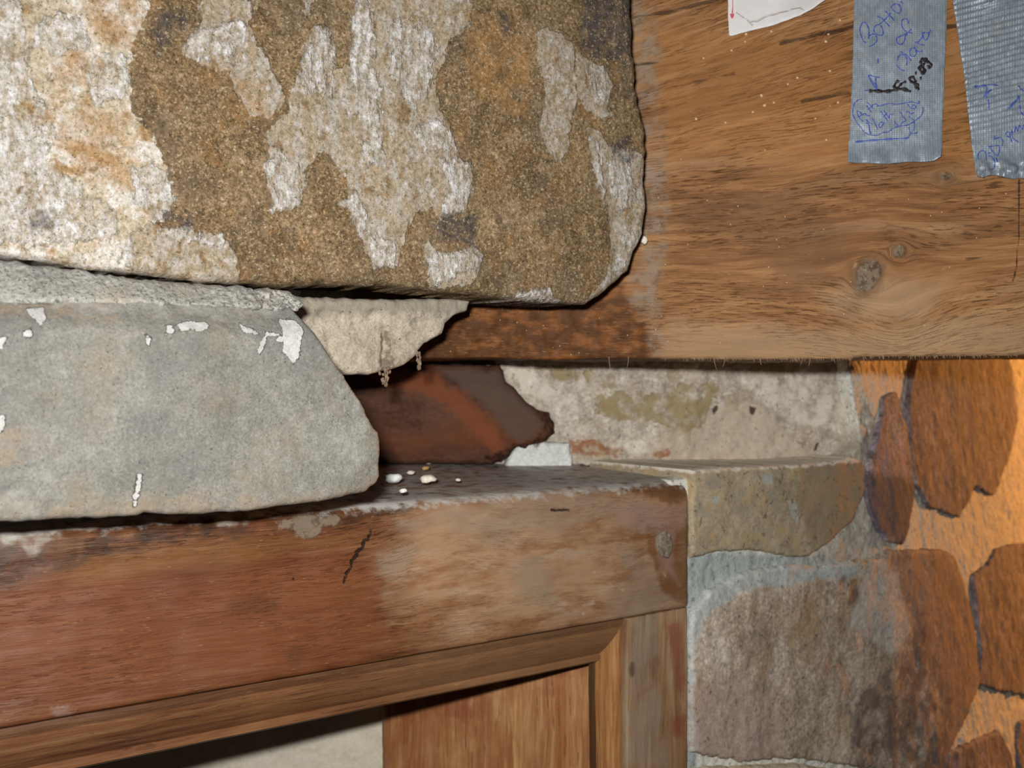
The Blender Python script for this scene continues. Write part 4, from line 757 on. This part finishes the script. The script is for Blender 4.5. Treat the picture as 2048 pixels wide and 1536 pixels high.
m_plas = stone_mat('grey_plaster', [(0.0, 'a39b8a'), (0.5, 'b8b09f'), (1.0, 'c6bfb0')], [], grain=300, mottle=70, bump=0.5, blotch=20, grainmix=0.3, dark=(120, 0.68, 0.6, '857a66'))
pl = relief('wall_far', S_far, [(-500, 1100), (1150, 1100), (1150, 2300), (-500, 2300)], 0.004, 0.03, m_plas, None, edge=0.001, disp=lambda u, v, d: 0.0012*fbm(u, v, 0.05, 3, 5)-0.0, jit=0, seed=62)
tag(pl, kind='structure')

# ================================================================== crumbs on the ledge, cobwebs
G = 0.75
m_crumb = plain('white_lime_crumb', 'd8d0c2', 0.9, 0.2, 'b8b0a2'); m_crumb2 = plain('brown_crumb', 'a88458', 0.9, 0.2)
def crumb(px, py, size, seed, mat, label, deep):
    z = -0.0548; Y = -z*F/(py-768); X = (px-1024)/F*Y
    bm = bmesh.new(); ico(bm, (0, 0, size*0.45), size, 2, (1.2, 0.9, 0.6), seed)
    rng = random.Random(seed)
    o = bobj('mortar_crumb', bm, mat); o.location = (X, Y, CZ+z); o.rotation_euler = (0, 0, rng.uniform(0, 3))
    tag(o, label, 'crumb', 'mortar crumbs on the door head'); return o
crumb(855, 964, 0.0040, 1, m_crumb, 'cream mortar crumb, largest on the ledge beside the grey stone', 0)
crumb(788, 963, 0.0042, 2, m_chip, 'bluish white crumb lying closest to the grey stone', 0)
crumb(822, 948, 0.0022, 3, m_crumb, 'small white crumb at the back of the ledge under the dark timber', 0)
crumb(851, 940, 0.0024, 4, m_crumb2, 'brown crumb at the foot of the dark timber', 0)
crumb(806, 985, 0.0020, 5, m_chip, 'small bluish crumb at the front edge of the ledge', 0)
crumb(916, 962, 0.0014, 6, m_crumb, 'tiny pale crumb, rightmost on the ledge', 0)
pb = bmesh.new(); ico(pb, tuple(at(S_beam, 1289, 480, 0.006)), 0.0022, 2, (0.9, 0.8, 1.2), 9)
tag(bobj('pebble', pb, m_crumb), 'tiny cream pebble caught between the slab edge and the beam', 'pebble')

def strand(bm, pts, r0, r1):
    pts = [np.array(p, float) for p in pts]; rings = []
    for i, p in enumerate(pts):
        r = r0+(r1-r0)*i/(len(pts)-1); rings.append([bm.verts.new((p[0]+r*math.cos(a), p[1]+r*math.sin(a), p[2])) for a in (0, 2.09, 4.19)])
    for a, b in zip(rings, rings[1:]):
        for k in range(3): bm.faces.new((a[k], a[(k+1) % 3], b[(k+1) % 3], b[k]))
G = 1.0
m_web = plain('dusty_cobweb', 'a58f78', 0.9, 0.1)
bm = bmesh.new(); rng = random.Random(8)
for (a, b, L) in [(1257, 716, 20), (1428, 717, 22), (1450, 717, 16), (1520, 718, 12), (1605, 717, 14), (1620, 717, 16), (1726, 714, 12), (1920, 712, 26), (1668, 716, 10), (1005, 610, 12), (1035, 611, 16), (1077, 606, 24), (1060, 606, 10), (1218, 717, 26)]:
    d = rng.uniform(-6, 6); strand(bm, [at(S_beam, a+d*t*t, b-3+(L+3)*t, 0.0015) for t in np.linspace(0, 1, 5)], 0.00028, 0.0001)
for i in range(150):
    a = rng.uniform(1330, 2040); b = np.interp(a, [1330, 1700, 1720, 2048], [717, 718, 714, 710]); L = rng.uniform(2, 6); d = rng.uniform(-4, 4)
    strand(bm, [at(S_beam, a+d*t, b-2+(L+2)*t, 0.0005) for t in (0, 0.5, 1)], 0.00022, 0.0001)
strand(bm, [at(S_beam, *q, 0.002) for q in [(1690, -20), (1678, 15), (1665, 40), (1650, 65), (1640, 85), (1634, 105)]], 0.00016, 0.00012)
strand(bm, [at(S_beam, *q, 0.002) for q in [(1562, 60), (1570, 75), (1580, 90), (1585, 105)]], 0.00012, 0.0001)
tag(bobj('cobweb_threads', bm, m_web), 'fine dusty cobweb threads hanging along the lower edge of the beam', 'cobweb', kind='stuff')
m_deb = plain('hanging_debris', '93806e', 0.95, 0.1, '6a5646')
def clump(cx, y0, y1, wpx, surf, h, seed, label):
    bm = bmesh.new(); rng = random.Random(seed); n = 26
    for i in range(n):
        t = rng.random(); py = y0+(y1-y0)*t; ww = wpx*(1-0.7*t)
        ico(bm, tuple(at(surf, cx+rng.uniform(-ww, ww), py, h)), rng.uniform(0.0004, 0.0010), 1, (1, 1, 1.5), seed*50+i)
    strand(bm, [at(surf, cx+2*math.sin(3*t), y0+(y1-y0)*t, h) for t in np.linspace(0, 1, 6)], 0.0007, 0.0004)
    tag(bobj('cobweb_clump', bm, m_deb), label, 'cobweb')
clump(769, 735, 772, 13, S_wedge, 0.002, 3, 'brown dusty cobweb clump hanging under the small wedge stone')
clump(838, 704, 738, 6, S_wedge, 0.000, 4, 'thin dusty cobweb clump at the right tip of the wedge stone')

for o in list(bpy.data.objects):            # children were built in world space: keep them there
    if o.parent and o.parent.type == 'EMPTY': o.matrix_parent_inverse = o.parent.matrix_basis.inverted()
